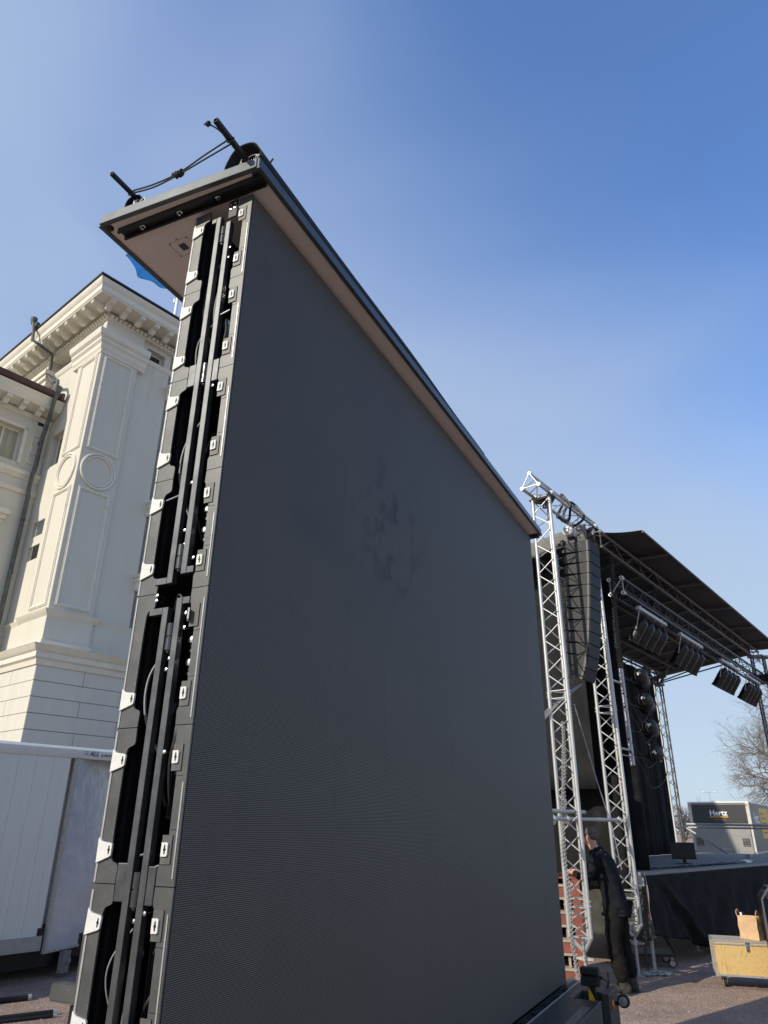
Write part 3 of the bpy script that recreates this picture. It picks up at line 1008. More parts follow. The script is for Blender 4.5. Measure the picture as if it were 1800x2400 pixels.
# ------------------------------------------------------------------ white trailer at the left
trl = thing('box_trailer', 'white panelled box trailer with a scuffed bluish door left of the LED wall', 'trailer', (-4.147, 10.188, 0), BLD)
mb = MB()
mb.box(-2.3, -0.05, -5.2, -0.06, 0.46, 2.62)
mb.box(-2.3, -1.4, -0.06, 2.2, 0.46, 2.62)
mb.build('body', TRL, trl)
pan = MB().box(-0.05, -0.022, 0.0012, 0.2288, 0.50, 2.59).mesh('wall_panel', TRL, 0)
for k in range(22):
    inst(pan, 'wall_panel', trl, (0, -0.085 - 0.23 * (k + 1), 0))
mb = MB()
mb.prism([(-0.1, 2.59), (-0.012, 2.59), (0.0, 2.62), (0.0, 2.70), (-0.03, 2.735), (-0.1, 2.74)], 'y', -5.2, 2.2)
mb.box(-2.3, -0.1, -5.2, 2.2, 2.62, 2.72)
mb.build('top_rail', TRL, trl)
mb = MB()
mb.box(-0.09, -0.006, -5.2, -0.055, 0.34, 0.50)
mb.build('bottom_rail', mat('dull_aluminium', (0.36, 0.36, 0.35), 0.5, 0.3, 0.12, 8), trl)
mb = MB()
mb.box(-2.1, -0.25, -5.0, 2.1, 0.2, 0.45)
mb.box(-0.4, -0.28, -5.0, 0.4, 0.12, 0.3)
mb.build('chassis', BLACKM, trl)
for (y, nm) in ((-3.4, 0), (-2.6, 0), (1.3, 0)):
    for xx in (-0.42, -1.9):
        wmb = MB().lathe([(0.0, -0.09), (0.17, -0.09), (0.19, -0.07), (0.19, 0.07), (0.17, 0.09), (0.0, 0.09)], 20, (xx, y, 0.19), 'x')
        wmb.build('wheel', RUB, trl)
rvt = MB().sphere((0, 0, 0), 0.006, 6, 4, (0.5, 1, 1)).mesh('rivet', GALV)
for k in range(26):
    inst(rvt, 'rivet', trl, (-0.004, -0.12 - 0.115 * k, 0.475))
    inst(rvt, 'rivet', trl, (0.001, -0.12 - 0.115 * k, 2.64))
# door leaf, standing in its opening
DA = Vector((-0.40, 0.93, 0)).normalized()
def dpt(a, o, z):
    nrm = Vector((DA.y, -DA.x, 0))
    p = Vector((0.0, -0.01, 0)) + DA * a + nrm * o
    return (p.x, p.y, z)
def dbox(mb, a0, a1, o0, o1, z0, z1):
    vs = [dpt(a, o, z) for a in (a0, a1) for o in (o0, o1) for z in (z0, z1)]
    mb.add(vs, [(0, 1, 3, 2), (4, 6, 7, 5), (0, 4, 5, 1), (2, 3, 7, 6), (0, 2, 6, 4), (1, 5, 7, 3)])
mb = MB()
dbox(mb, 0.03, 1.15, -0.03, 0.0, 0.33, 2.585)
dr = mb.build('door', DOORM, trl, smooth=0)
mb = MB()
dbox(mb, 0.0, 0.03, -0.035, 0.012, 0.30, 2.60)
dbox(mb, 0.03, 1.15, -0.033, 0.008, 2.585, 2.61)
dbox(mb, 0.03, 1.15, -0.033, 0.008, 0.30, 0.33)
mb.build('door_frame', EDGE, dr, smooth=0)
mb = MB()
dbox(mb, 0.33, 0.45, -0.02, 0.06, 0.05, 0.29)
mb.cyl(dpt(0.40, 0.06, 0.18), dpt(0.40, 0.09, 0.18), 0.035, n=12)
mb.build('tail_lamp', mat('grey_lamp_housing', (0.22, 0.22, 0.21), 0.6, 0, 0.15, 20), trl)
mb = MB()
mb.box(-0.03, -0.012, -0.125, -0.055, 0.50, 0.585)
mb.box(-0.02, -0.004, -0.108, -0.072, 0.56, 0.57)
mb.box(-0.02, -0.004, -0.094, -0.086, 0.52, 0.56)
mb.build('lock_plate', BLACKM, trl)
tm = text_mesh('ALL', 0.085, 0.001, NAVY, 0.002, 0.25)
inst(tm, 'lettering', trl, (0.0015, 0.16, 2.632), (math.pi / 2, 0, math.pi / 2))
tm = text_mesh('SLÄPET.SE', 0.042, 0.001, NAVY, 0.001, 0.15)
inst(tm, 'lettering', trl, (0.0015, 0.335, 2.632), (math.pi / 2, 0, math.pi / 2))
mb = MB()
for k in range(3):
    mb.box(-0.001, 0.0015, 0.09, 0.145, 2.64 + k * 0.018, 2.646 + k * 0.018)
mb.build('lettering', NAVY, trl)

# stand tubes lying on the gravel at the bottom left
def floor_tube(label, p, q, r):
    t = thing('steel_tube', label, 'tube', (0, 0, 0), 0, 'dark tubes lying on the gravel')
    t.location = p
    d = Vector(q) - Vector(p)
    MB().tube([(0, 0, r), d * 0.5 + Vector((0, 0, r)), d + Vector((0, 0, r))], r, 10).build('tube', BLACKM, t)
    e = d.normalized()
    MB().tube([d + Vector((0, 0, r)) - e * 0.002, d + e * 0.03 + Vector((0, 0, r))], r * 1.12, 10).build('end_cap', GALV, t)
floor_tube('dark tube on the gravel just in front of the white trailer, farther from the camera', (-5.2, 8.3, 0), (-3.86, 9.26, 0), 0.028)
floor_tube('dark tube with a white knob, on the gravel in the bottom left corner', (-4.9, 7.6, 0), (-3.32, 8.64, 0), 0.024)
floor_tube('thin dark tube next to the white knobbed one on the gravel', (-4.9, 7.5, 0), (-3.27, 8.53, 0), 0.017)

# ------------------------------------------------------------------ LED wall
P0 = Vector((-0.6488, 2.522, 0))
led = thing('led_wall', 'tall dark LED video wall on a trailer, double sided, with a roof over it', 'LED wall', P0, SCR)
ZT, PH, NZ = 4.597, 0.4975, 8
NY, PW = 10, 0.493
ZB = ZT - NZ * PH
LY = NY * PW
g_ = 0.00015
pme = MB().box(-0.02, 0.0, g_, PW - g_, g_, PH - g_).mesh('display_panel', LED, 0)
pmb = MB().box(0.0, 0.02, g_, PW - g_, g_, PH - g_).mesh('display_panel', LED, 0)
rz = random.Random(5)
for j in range(NZ):
    for i in range(NY):
        inst(pme, 'display_panel', led, (0.0 + rz.uniform(-0.0002, 0.0002), i * PW + 0.004, ZB + j * PH))
for j in range(NZ):
    for i in range(0, NY):
        inst(pmb, 'display_panel', led, (-0.352, i * PW + 0.004, ZB + j * PH))
# dark cabinet banks, and a cross plate added to block light from the far end
mb = MB()
mb.box(-0.062, -0.0215, 0.03, LY, ZB, ZT)
mb.box(-0.3305, -0.282, 0.03, LY, ZB, ZT)
mb.box(-0.282, -0.062, 0.34, 0.36, ZB, ZT)
mb.box(-0.282, -0.062, LY - 0.03, LY, ZB, ZT)
mb.build('cabinet_bank', DARK, led, smooth=0)
# side plates of each cabinet
def rounded(pts):
    return pts
fp = [(-0.0005, 0.0015), (-0.0005, PH - 0.0015), (-0.076, PH - 0.0015), (-0.078, PH - 0.05), (-0.072, PH - 0.062), (-0.060, PH - 0.066), (-0.051, PH - 0.072), (-0.046, PH - 0.084), (-0.045, PH - 0.14),
      (-0.045, 0.14), (-0.046, 0.084), (-0.051, 0.072), (-0.060, 0.066), (-0.072, 0.062), (-0.078, 0.05), (-0.076, 0.0015)]
rp_ = [(-0.3515, 0.0015), (-0.3515, PH - 0.0015), (-0.252, PH - 0.0015), (-0.250, PH - 0.050), (-0.254, PH - 0.058), (-0.262, PH - 0.062), (-0.275, PH - 0.066), (-0.283, PH - 0.074), (-0.287, PH - 0.088), (-0.289, PH - 0.15),
       (-0.289, 0.15), (-0.287, 0.088), (-0.283, 0.074), (-0.275, 0.066), (-0.262, 0.062), (-0.254, 0.058), (-0.250, 0.050), (-0.252, 0.0015)]
fme = MB().prism(fp, 'y', -0.006, 0.001).mesh('cabinet_side', PLATE, 0)
rme = MB().prism(list(reversed(rp_)), 'y', -0.006, 0.001).mesh('cabinet_side', PLATE, 0)
for j in range(NZ):
    inst(fme, 'cabinet_side', led, (0, 0, ZB + j * PH))
    inst(rme, 'cabinet_side', led, (0, 0, ZB + j * PH))
# glint of the metal edges painted as pale strips next to the pixel face and on the rear edge, one per cabinet, each a little different
for j in range(NZ):
    z0 = ZB + j * PH
    mb = MB()
    a = rz.uniform(0.01, 0.05)
    mb.box(-0.0125, -0.0075, -0.0085, -0.006, z0 + a, z0 + PH - rz.uniform(0.01, 0.2))
    mb.build('edge_glint_strip', EDGE, led, smooth=0)
    mb = MB()
    mb.box(-0.346, -0.340 + rz.uniform(0, 0.003), -0.0085, -0.006, z0 + 0.004, z0 + PH - rz.uniform(0.004, 0.02))
    mb.build('edge_glint_strip', EDGE, led, smooth=0)
    mb = MB()
    mb.box(-0.040, -0.014, -0.0068, -0.0055, z0 + 0.165, z0 + 0.167)
    mb.box(-0.044, -0.014, -0.0068, -0.0055, z0 + PH - 0.166, z0 + PH - 0.164)
    mb.build('seam', BLACKM, led, smooth=0)
# latches: white tabs with a dark key slot
keyp = [(0.0, -0.017), (0.0025, -0.012), (0.0025, -0.006), (0.006, 0.0), (0.0025, 0.006), (0.0025, 0.012), (0.0, 0.017), (-0.0025, 0.012), (-0.0025, 0.006), (-0.006, 0.0), (-0.0025, -0.006), (-0.0025, -0.012)]
kme = MB().prism(keyp, 'y', -0.0012, 0.0).mesh('key_slot', BLACKM, 0)
lpb = [(-0.014, -0.023), (0.010, -0.023), (0.014, -0.019), (0.014, 0.019), (0.010, 0.023), (-0.014, 0.023)]
lme = MB().prism(lpb, 'y', -0.006, 0.0).mesh('latch', LATCH, 0)
brk = MB().box(-0.020, 0.021, -0.003, 0.0, -0.043, 0.043).mesh('latch_plate', mat('latch_plate_grey', (0.10, 0.10, 0.095), 0.5, 0.2, 0.2, 20), 0)
tabp = [(-0.042, -0.046), (-0.034, -0.043), (0.018, -0.025), (0.026, -0.019), (0.028, 0.018), (0.023, 0.024), (0.014, 0.025), (-0.022, 0.030), (-0.036, 0.040), (-0.042, 0.044)]
tme = MB().prism(tabp, 'y', -0.007, 0.0).mesh('latch', LATCH, 0)
for j in range(NZ):
    for dz in (0.107, PH - 0.107):
        z = ZB + j * PH + dz
        if abs(z - 2.498) < 0.04:
            o = inst(lme, 'latch', led, (-0.062, -0.02, z), (0, 0, R(-52)))     # this one hangs open
            inst(brk, 'latch_plate', led, (-0.047, -0.0072, z))
            continue
        o = inst(brk, 'latch_plate', led, (-0.047, -0.0072, z))
        o2 = inst(lme, 'latch', led, (-0.051 + rz.uniform(-0.0015, 0.0015), -0.0105, z + rz.uniform(-0.002, 0.002)), (0, R(rz.uniform(-3, 3)), 0), (0.92, 1, 0.9))
        inst(kme, 'key_slot', o2, (0.002, -0.0062, 0))
        o3 = inst(tme, 'latch', led, (-0.306 + rz.uniform(-0.0015, 0.0015), -0.0072, z - 0.004 + rz.uniform(-0.002, 0.002)), (0, R(rz.uniform(-2.5, 2.5)), 0), (0.92, 1, 0.86))
        inst(kme, 'key_slot', o3, (0.015, -0.0072, 0))
# folding frame: square bars with hub, weld plates, hinge knuckles
BW = 0.027
def vbar(x, z0, z1, nm='frame_bar'):
    mb = MB()
    mb.box(x - BW / 2, x + BW / 2, -0.012, 0.016, z0, z1)
    return mb.build(nm, STEEL, led, smooth=0, bevel=0.002)
def hbar(x0, x1, z):
    mb = MB()
    mb.box(x0, x1, -0.0115, 0.0155, z - BW / 2, z + BW / 2)
    return mb.build('frame_bar', STEEL, led, smooth=0, bevel=0.002)
XL, XR = -0.190, -0.126
vbar(XL, 2.640, 4.525)
hbar(-0.262, XL - BW / 2 - 0.001, 2.653)
hbar(-0.232, XL - BW / 2 - 0.001, 4.512)
vbar(XR, 2.670, 4.47)
hbar(XR + BW / 2 + 0.001, -0.078, 2.684)
vbar(XL, ZB + 0.02, 2.545)
hbar(-0.268, XL - BW / 2 - 0.001, 2.532)
vbar(XR, ZB + 0.02, 2.575)
hbar(XR + BW / 2 + 0.001, -0.078, 2.562)
for z in (3.600, 1.614):
    mb = MB()
    mb.box(-0.246, XL - BW / 2 - 0.001, -0.010, 0.01, z - 0.052, z + 0.062)
    mb.build('weld_plate', STEEL, led, smooth=0, bevel=0.003)
    mb = MB()
    mb.box(XR + BW / 2 + 0.001, -0.079, -0.010, 0.01, z - 0.058, z + 0.055)
    mb.build('weld_plate', STEEL, led, smooth=0, bevel=0.003)
HING = mat('oiled_hinge_steel', (0.10, 0.10, 0.10), 0.25, 0.7, 0.15, 20)
for z in (4.40, 3.60, 2.745, 2.43, 1.60):
    mb = MB()
    mb.cyl((-0.158, 0.0, z + 0.003), (-0.158, 0.0, z + 0.05), 0.0155, n=14)
    mb.cyl((-0.158, 0.0, z - 0.05), (-0.158, 0.0, z - 0.003), 0.0155, n=14)
    mb.sphere((-0.158, 0.0, z - 0.053), 0.010, 10, 6)
    mb.cyl((-0.158, 0.0, z - 0.003), (-0.158, 0.0, z + 0.003), 0.012, n=14)
    mb.build('hinge', HING, led)
# round knobs and bolts
def knob(x, y, z):
    mb = MB()
    mb.lathe([(0.0, 0.034), (0.022, 0.032), (0.026, 0.02), (0.024, 0.008), (0.015, 0.004), (0.013, -0.012), (0.017, -0.016), (0.016, -0.026), (0.008, -0.03), (0.007, -0.04), (0, -0.042)], 16, (x, y, z))
    mb.build('levelling_foot', CHROME, led)
for (x, z) in ((-0.085, 2.93), (-0.085, 2.84), (-0.083, 2.40), (-0.083, 2.315), (-0.078, 4.075), (-0.10, 3.86)):
    knob(x, 0.05, z)
bm_ = MB().lathe([(0.0, -0.012), (0.007, -0.010), (0.008, -0.004), (0.005, 0.0), (0.003, 0.03)], 12, (0, 0, 0), 'y').mesh('bolt', CHROME, 40)
for (x, y, z) in ((-0.098, 0.02, 2.735), (-0.102, 0.02, 2.69), (-0.10, 0.02, 2.515), (-0.10, 0.02, 2.46), (-0.245, 0.01, 2.598), (-0.245, 0.01, 2.578), (-0.160, 0.02, 2.86), (-0.150, 0.02, 2.80),
                  (-0.152, 0.02, 2.35), (-0.16, 0.02, 2.31), (-0.105, 0.015, 4.305), (-0.108, 0.015, 4.245), (-0.100, 0.01, 3.52), (-0.155, 0.02, 3.07), (-0.155, 0.02, 1.51), (-0.105, 0.01, 1.535), (-0.10, 0.0, 2.02)):
    inst(bm_, 'bolt', led, (x, y - 0.01, z))
for (x0, x1, z) in ((-0.125, -0.06, 3.905), (-0.275, -0.205, 3.01), (-0.12, -0.075, 1.66), (-0.16, -0.11, 1.70)):
    rod('locking_pin', (x0, 0.0, z), (x1, 0.0, z + 0.012), 0.0045, CHROME, led)
# cables inside
for (pts, r, m_) in (
        ([(-0.235, 0.1, 4.35), (-0.262, 0.05, 4.15), (-0.245, 0.04, 3.95), (-0.215, 0.1, 3.8)], 0.006, BCABLE),
        ([(-0.215, 0.08, 3.42), (-0.255, 0.04, 3.28), (-0.258, 0.04, 3.12), (-0.22, 0.09, 2.95)], 0.005, CABLE),
        ([(-0.155, 0.1, 3.35), (-0.150, 0.05, 3.2), (-0.160, 0.05, 3.0), (-0.15, 0.1, 2.85)], 0.006, BCABLE),
        ([(-0.085, 0.1, 3.3), (-0.072, 0.04, 3.15), (-0.095, 0.05, 2.98), (-0.11, 0.08, 2.9)], 0.006, BCABLE),
        ([(-0.215, 0.08, 2.43), (-0.262, 0.03, 2.3), (-0.255, 0.03, 2.15), (-0.22, 0.09, 2.02)], 0.005, CABLE),
        ([(-0.16, 0.08, 2.2), (-0.145, 0.03, 2.08), (-0.165, 0.04, 1.97), (-0.15, 0.08, 1.85)], 0.007, BCABLE),
        ([(-0.208, 0.06, 1.48), (-0.245, 0.02, 1.40), (-0.252, 0.02, 1.32), (-0.225, 0.06, 1.2)], 0.003, CABLE),
        ([(-0.155, 0.06, 1.42), (-0.150, 0.02, 1.32), (-0.162, 0.02, 1.22), (-0.155, 0.05, 1.1)], 0.006, CABLE),
        ([(-0.10, 0.06, 2.70), (-0.075, 0.02, 2.62), (-0.10, 0.01, 2.55), (-0.16, 0.02, 2.60), (-0.20, 0.05, 2.55)], 0.005, BCABLE),
        ([(-0.22, 0.08, 3.95), (-0.25, 0.03, 3.82), (-0.235, 0.02, 3.66), (-0.22, 0.06, 3.5)], 0.004, CABLE),
        ([(-0.09, 0.05, 2.22), (-0.07, 0.0, 2.10), (-0.085, 0.0, 1.98), (-0.10, 0.04, 1.85)], 0.006, BCABLE),
        ([(-0.15, 0.03, 4.2), (-0.162, 0.01, 4.0), (-0.152, 0.01, 3.85), (-0.16, 0.04, 3.7)], 0.004, CABLE),
        ([(-0.125, 0.06, 1.24), (-0.085, 0.03, 1.29), (-0.06, 0.04, 1.33)], 0.008, BCABLE),
        ([(-0.10, 0.03, 3.9), (-0.065, 0.0, 3.80), (-0.07, 0.0, 3.74), (-0.10, 0.04, 3.7)], 0.008, BCABLE)):
    P_ = [Vector(p) for p in pts]
    fine = []
    for k in range(len(P_) - 1):
        a0, a1, a2, a3 = P_[max(k - 1, 0)], P_[k], P_[k + 1], P_[min(k + 2, len(P_) - 1)]
        for i in range(6):
            t = i / 6
            fine.append(0.5 * ((2 * a1) + (a2 - a0) * t + (2 * a0 - 5 * a1 + 4 * a2 - a3) * t * t + (3 * a1 - a0 - 3 * a2 + a3) * t ** 3))
    fine.append(P_[-1])
    MB().tube(fine, r, 6).build('cable', m_, led)
# dark power units seen inside, with their print
for z in (1.93, 1.40, 1.0):
    mb = MB()
    mb.box(-0.118, -0.064, 0.05, 0.3, z - 0.12, z + 0.12)
    for k in range(4):
        mb.box(-0.112 + k * 0.012, -0.108 + k * 0.012, 0.046, 0.05, z - 0.11, z + 0.11)
    pu = mb.build('power_unit', BLACKM, led, smooth=0)
    inst(text_mesh('Aby', 0.022, 0.0003, mat('grey_print', (0.35, 0.35, 0.33), 0.7)), 'lettering', pu, (-0.098, 0.0445, z + 0.02), (math.pi / 2, 0, 0))
# bolted bracket under the soffit
mb = MB()
mb.box(-0.135, -0.082, -0.012, -0.006, 4.49, 4.60)
bk = mb.build('head_bracket', BLACKM, led, smooth=0, bevel=0.003)
for (x, z) in ((-0.120, 4.575), (-0.097, 4.575), (-0.120, 4.545), (-0.097, 4.545)):
    inst(bm_, 'bolt', bk, (x, -0.012, z), (0, 0, 0), (0.8, 0.5, 0.8))
# roof
ZR = 4.635
XF, XB = 0.092, -0.858
mb = MB()
mb.prism([(XF - 0.008, -0.09), (XF - 0.004, 5.02), (XB + 0.01, 5.02), (XB + 0.01, -0.155)], 'z', ZR, ZR + 0.012)
roof = mb.build('roof_soffit', SOFF, led, smooth=0)
mb = MB()
mb.prism([(XF - 0.015, -0.08), (XF - 0.015, 5.01), (XB + 0.02, 5.01), (XB + 0.02, -0.14)], 'z', ZR + 0.02, ZR + 0.066)
mb.build('roof_deck', mat('grey_roof_skin', (0.2, 0.2, 0.2), 0.6, 0.2, 0.15, 5), led, smooth=0)
def trimbar(p, q, name='roof_trim'):
    mb = MB()
    p, q = Vector(p), Vector(q)
    mb.bar(p + Vector((0, 0, ZR + 0.026)), q + Vector((0, 0, ZR + 0.026)), 0.012, 0.066)
    mb.bar(p + Vector((0, 0, ZR - 0.004)), q + Vector((0, 0, ZR - 0.004)), 0.026, 0.008)
    return mb.build(name, TRIM, led, smooth=0, bevel=0.002)
trimbar((XF, -0.098, 0), (XF + 0.004, 5.03, 0))
trimbar((XB + 0.006, -0.162, 0), (XF - 0.008, -0.096, 0))
trimbar((XB, 5.03, 0), (XB, -0.16, 0))
trimbar((XF - 0.01, 5.03, 0), (XB + 0.01, 5.03, 0))
for (x, y) in ((XF - 0.028, -0.068), (XB + 0.03, -0.128)):
    mb = MB()
    mb.lathe([(0.0, ZR - 0.012), (0.016, ZR - 0.012), (0.024, ZR - 0.004), (0.024, ZR)], 16, (x, y, 0))
    mb.build('corner_plug', BLACKM, led)
rl0, rl1 = Vector((-0.79, -0.075, 0)), Vector((0.083, -0.034, 0))
mb = MB()
for (off, z0, z1, ww) in ((0.0, ZR - 0.010, ZR - 0.001, 0.060), (-0.024, ZR - 0.032, ZR - 0.010, 0.010), (0.024, ZR - 0.032, ZR - 0.010, 0.010)):
    mb.bar(rl0 + Vector((0, off, (z0 + z1) / 2)), rl1 + Vector((0, off, (z0 + z1) / 2)), ww, z1 - z0)
rail = mb.build('tarp_rail', BLACKM, led, smooth=0)
for t in (0.16, 0.43, 0.70):
    p = rl0.lerp(rl1, t)
    mb = MB()
    mb.lathe([(0.0, ZR - 0.036), (0.007, ZR - 0.035), (0.008, ZR - 0.022), (0.016, ZR - 0.020), (0.016, ZR - 0.010)], 14, (p.x, p.y, 0))
    mb.build('bolt', CHROME, rail)
p = rl1 + Vector((-0.10, 0.0, 0))
mb = MB()
mb.bar((-0.79, 4.99, ZR - 0.02), (0.08, 4.99, ZR - 0.02), 0.055, 0.032)
mb.bar((0.02, 4.97, ZR - 0.036), (0.07, 4.97, ZR - 0.036), 0.01, 0.006)
mb.build('tarp_rail', BLACKM, led, smooth=0)
# inspection plate on the soffit
mb = MB()
c = Vector((-0.565, 0.145, 0))
mb.box(c.x - 0.02, c.x + 0.02, c.y - 0.022, c.y + 0.022, ZR - 0.004, ZR - 0.0005)
ip = mb.build('soffit_socket', mat('socket_grey', (0.06, 0.06, 0.06), 0.6), led, smooth=0, bevel=0.004)
mb = MB()
for (dx, dy) in ((-0.055, -0.045), (0.055, -0.045), (0.06, 0.05), (-0.06, 0.05), (0, -0.06), (0, 0.065)):
    mb.cyl((c.x + dx, c.y + dy, ZR - 0.002), (c.x + dx, c.y + dy, ZR - 0.0004), 0.0045, n=8)
for (x0, x1, y0, y1) in ((-0.06, 0.06, -0.0515, -0.0505), (-0.06, 0.06, 0.0505, 0.0515), (-0.0615, -0.0605, -0.05, 0.05), (0.0605, 0.0615, -0.05, 0.05)):
    mb.box(c.x + x0, c.x + x1, c.y + y0, c.y + y1, ZR - 0.0012, ZR - 0.0004)
mb.build('screw', mat('dull_screw', (0.18, 0.15, 0.14), 0.6), ip, smooth=0)
# rear post and socket stub at the left edge
mb = MB()
mb.box(-0.43, -0.385, 0.06, 0.13, 0.3, 1.52)
mb.box(-0.385, -0.358, 0.07, 0.11, 0.3, 1.50)
mb.build('rear_post', STEEL, led, smooth=0, bevel=0.004)
mb = MB()
for (x0, x1, z0, z1) in ((-0.490, -0.355, 1.262, 1.268), (-0.490, -0.355, 1.306, 1.312), ):
    mb.box(x0, x1, 0.02, 0.06, z0, z1)
mb.box(-0.490, -0.355, 0.018, 0.024, 1.268, 1.306)
mb.box(-0.490, -0.355, 0.055, 0.06, 1.268, 1.306)
mb.build('socket_stub', PLATE, led, smooth=0)
mb = MB()
mb.cyl((-0.40, 0.045, 1.255), (-0.40, 0.045, 1.20), 0.014, n=10)
mb.build('socket_pin', BLACKM, led)
# trailer base under the wall
DECKT = mat('charcoal_trailer_paint', (0.052, 0.051, 0.050), 0.45, 0.1, 0.14, 6, dirt=((0.10, 0.095, 0.085), 9, 0.6, 0.5))
mb = MB()
mb.box(-0.36, 0.0, -0.1, 5.0, 0.25, 0.6)
mb.build('chassis', BLACKM, led, smooth=0)
mb = MB()
mb.box(0.07, 0.376, -1.2, 4.42, 0.30, 0.600)
mb.box(0.07, 0.165, 4.42, 5.06, 0.30, 0.600)
mb.box(0.165, 0.325, 4.74, 5.06, 0.30, 0.600)
mb.box(0.325, 0.376, 4.42, 4.44, 0.30, 0.600)
mb.build('deck_box', DECKT, led, smooth=0, bevel=0.004)
mb = MB()
mb.box(0.327, 0.385, 4.69, 5.06, 0.22, 0.600)
mb.build('end_box', DECKT, led, smooth=0, bevel=0.004)
mb = MB()
mb.box(0.001, 0.069, -0.5, 5.18, 0.575, 0.592)
mb.build('foot_channel', BLACKM, led, smooth=0)
mb = MB()
mb.box(0.068, 0.076, -0.5, 5.19, 0.592, 0.606)
mb.box(0.001, 0.006, 4.93, 5.2, 0.592, 0.625)
mb.build('channel_lip', EDGE, led, smooth=0)
for k in range(12):
    y = 4.72 - 0.295 * k
    mb = MB()
    mb.box(0.026, 0.050, y - 0.04, y + 0.04, 0.592, 0.600)
    mb.cyl((0.038, y, 0.600), (0.038, y, 0.618), 0.011, n=10)
    mb.bar((0.03, y - 0.045, 0.606), (0.052, y + 0.03, 0.606), 0.009, 0.012)
    mb.build('foot_clamp', BLACKM, led)
STRP = mat('worn_steel_strip', (0.17, 0.165, 0.155), 0.45, 0.3, 0.2, 20)
mb = MB()
mb.box(0.290, 0.345, -1.0, 4.16, 0.6, 0.6045)
mb.build('deck_strip', STRP, led, smooth=0)
for k in range(16):
    mb = MB()
    y = 4.07 - 0.24 * k
    mb.cyl((0.318, y, 0.6046), (0.318, y, 0.6052), 0.009, n=10)
    mb.build('strip_hole', DARK, led)
mb = MB()
mb.box(0.135, 0.163, 4.40, 4.76, 0.6, 0.6045)
mb.build('deck_strip', STRP, led, smooth=0)
for k in range(4):
    mb = MB()
    mb.cyl((0.149, 4.46 + 0.08 * k, 0.6046), (0.149, 4.46 + 0.08 * k, 0.6052), 0.009, n=10)
    mb.build('strip_hole', DARK, led)
mb = MB()
mb.box(0.10, 0.385, -1.2, 5.0, 0.06, 0.25)
mb.build('under_frame', BLACKM, led, smooth=0)
for (x, y) in ((-0.3, 0.4), (0.3, 0.6), (-0.3, 4.6), (0.3, 4.3)):
    mb = MB()
    mb.cyl((x, y, 0.02), (x, y, 0.3), 0.035, n=12)
    mb.cyl((x, y, 0.0), (x, y, 0.022), 0.09, n=16)
    mb.build('jack_foot', GALV, led)
# work lamp on a yellow and black post standing in the deck opening
mb = MB()
mb.box(0.245, 0.305, 4.60, 4.625, 0.33, 0.70)
post = mb.build('lamp_post', BLACKM, led, smooth=0)
mb = MB()
mb.add([(0.250, 4.598, 0.665), (0.250, 4.598, 0.56), (0.303, 4.598, 0.50), (0.303, 4.598, 0.56)], [(0, 1, 2, 3)])
mb.build('warning_stripe', YEL, post, smooth=0)
mb = MB()
for (z0, z1, y0) in ((0.735, 0.785, 4.555), (0.665, 0.73, 4.55)):
    mb.prism([(y0, z0 + 0.01), (y0 + 0.012, z0), (4.645, z0), (4.655, z0 + 0.01), (4.655, z1 - 0.01), (4.645, z1), (y0 + 0.012, z1), (y0, z1 - 0.01)], 'x', 0.208, 0.333)
mb.box(0.334, 0.342, 4.57, 4.64, 0.66, 0.78)
mb.cyl((0.342, 4.61, 0.72), (0.362, 4.61, 0.72), 0.014, n=12)
lb = mb.build('work_lamp', RUB, led, smooth=30)
mb = MB()
mb.box(0.225, 0.318, 4.546, 4.55, 0.688, 0.712)
mb.build('lamp_window', mat('dark_lamp_glass', (0.03, 0.033, 0.03), 0.2, 0, 0.1, 20), lb, smooth=0)
mb = MB()
pts = [(0.362, 4.61, 0.72), (0.385, 4.63, 0.70), (0.395, 4.68, 0.70), (0.39, 4.72, 0.74), (0.38, 4.78, 0.70), (0.35, 4.85, 0.61)]
mb.tube(pts, 0.006, 6)
mb.build('cable', BCABLE, lb)
# orange reflector, rubber marker lamp, outrigger
mb = MB()
mb.sphere((0.389, 4.80, 0.515), 0.036, 12, 8, (0.35, 0.8, 1.0))
mb.build('reflector', ORANGE, led)
mb = MB()
mb.tube([(0.385, 4.94, 0.50), (0.41, 4.94, 0.505), (0.43, 4.93, 0.515)], 0.014, 8)
mb.lathe([(0.0, -0.035), (0.03, -0.033), (0.047, -0.02), (0.05, 0.0), (0.045, 0.015), (0.03, 0.025), (0.0, 0.026)], 18, (0.455, 4.90, 0.53), 'y')
mk = mb.build('marker_lamp', RUB, led)
mb = MB()
mb.lathe([(0.034, -0.034), (0.033, -0.038), (0.015, -0.042), (0.0, -0.043)], 18, (0.455, 4.90, 0.53), 'y')
mb.build('lens', LENS, mk)
mb = MB()
mb.prism([(0.376, 0.27), (0.62, 0.20), (0.64, 0.25), (0.62, 0.29), (0.376, 0.34)], 'y', 4.45, 4.50)
mb.box(0.385, 0.64, 4.44, 4.51, 0.29, 0.297)
mb.build('outrigger', mat('blue_grey_steel', (0.11, 0.13, 0.15), 0.4, 0.4, 0.2, 12), led, smooth=0)

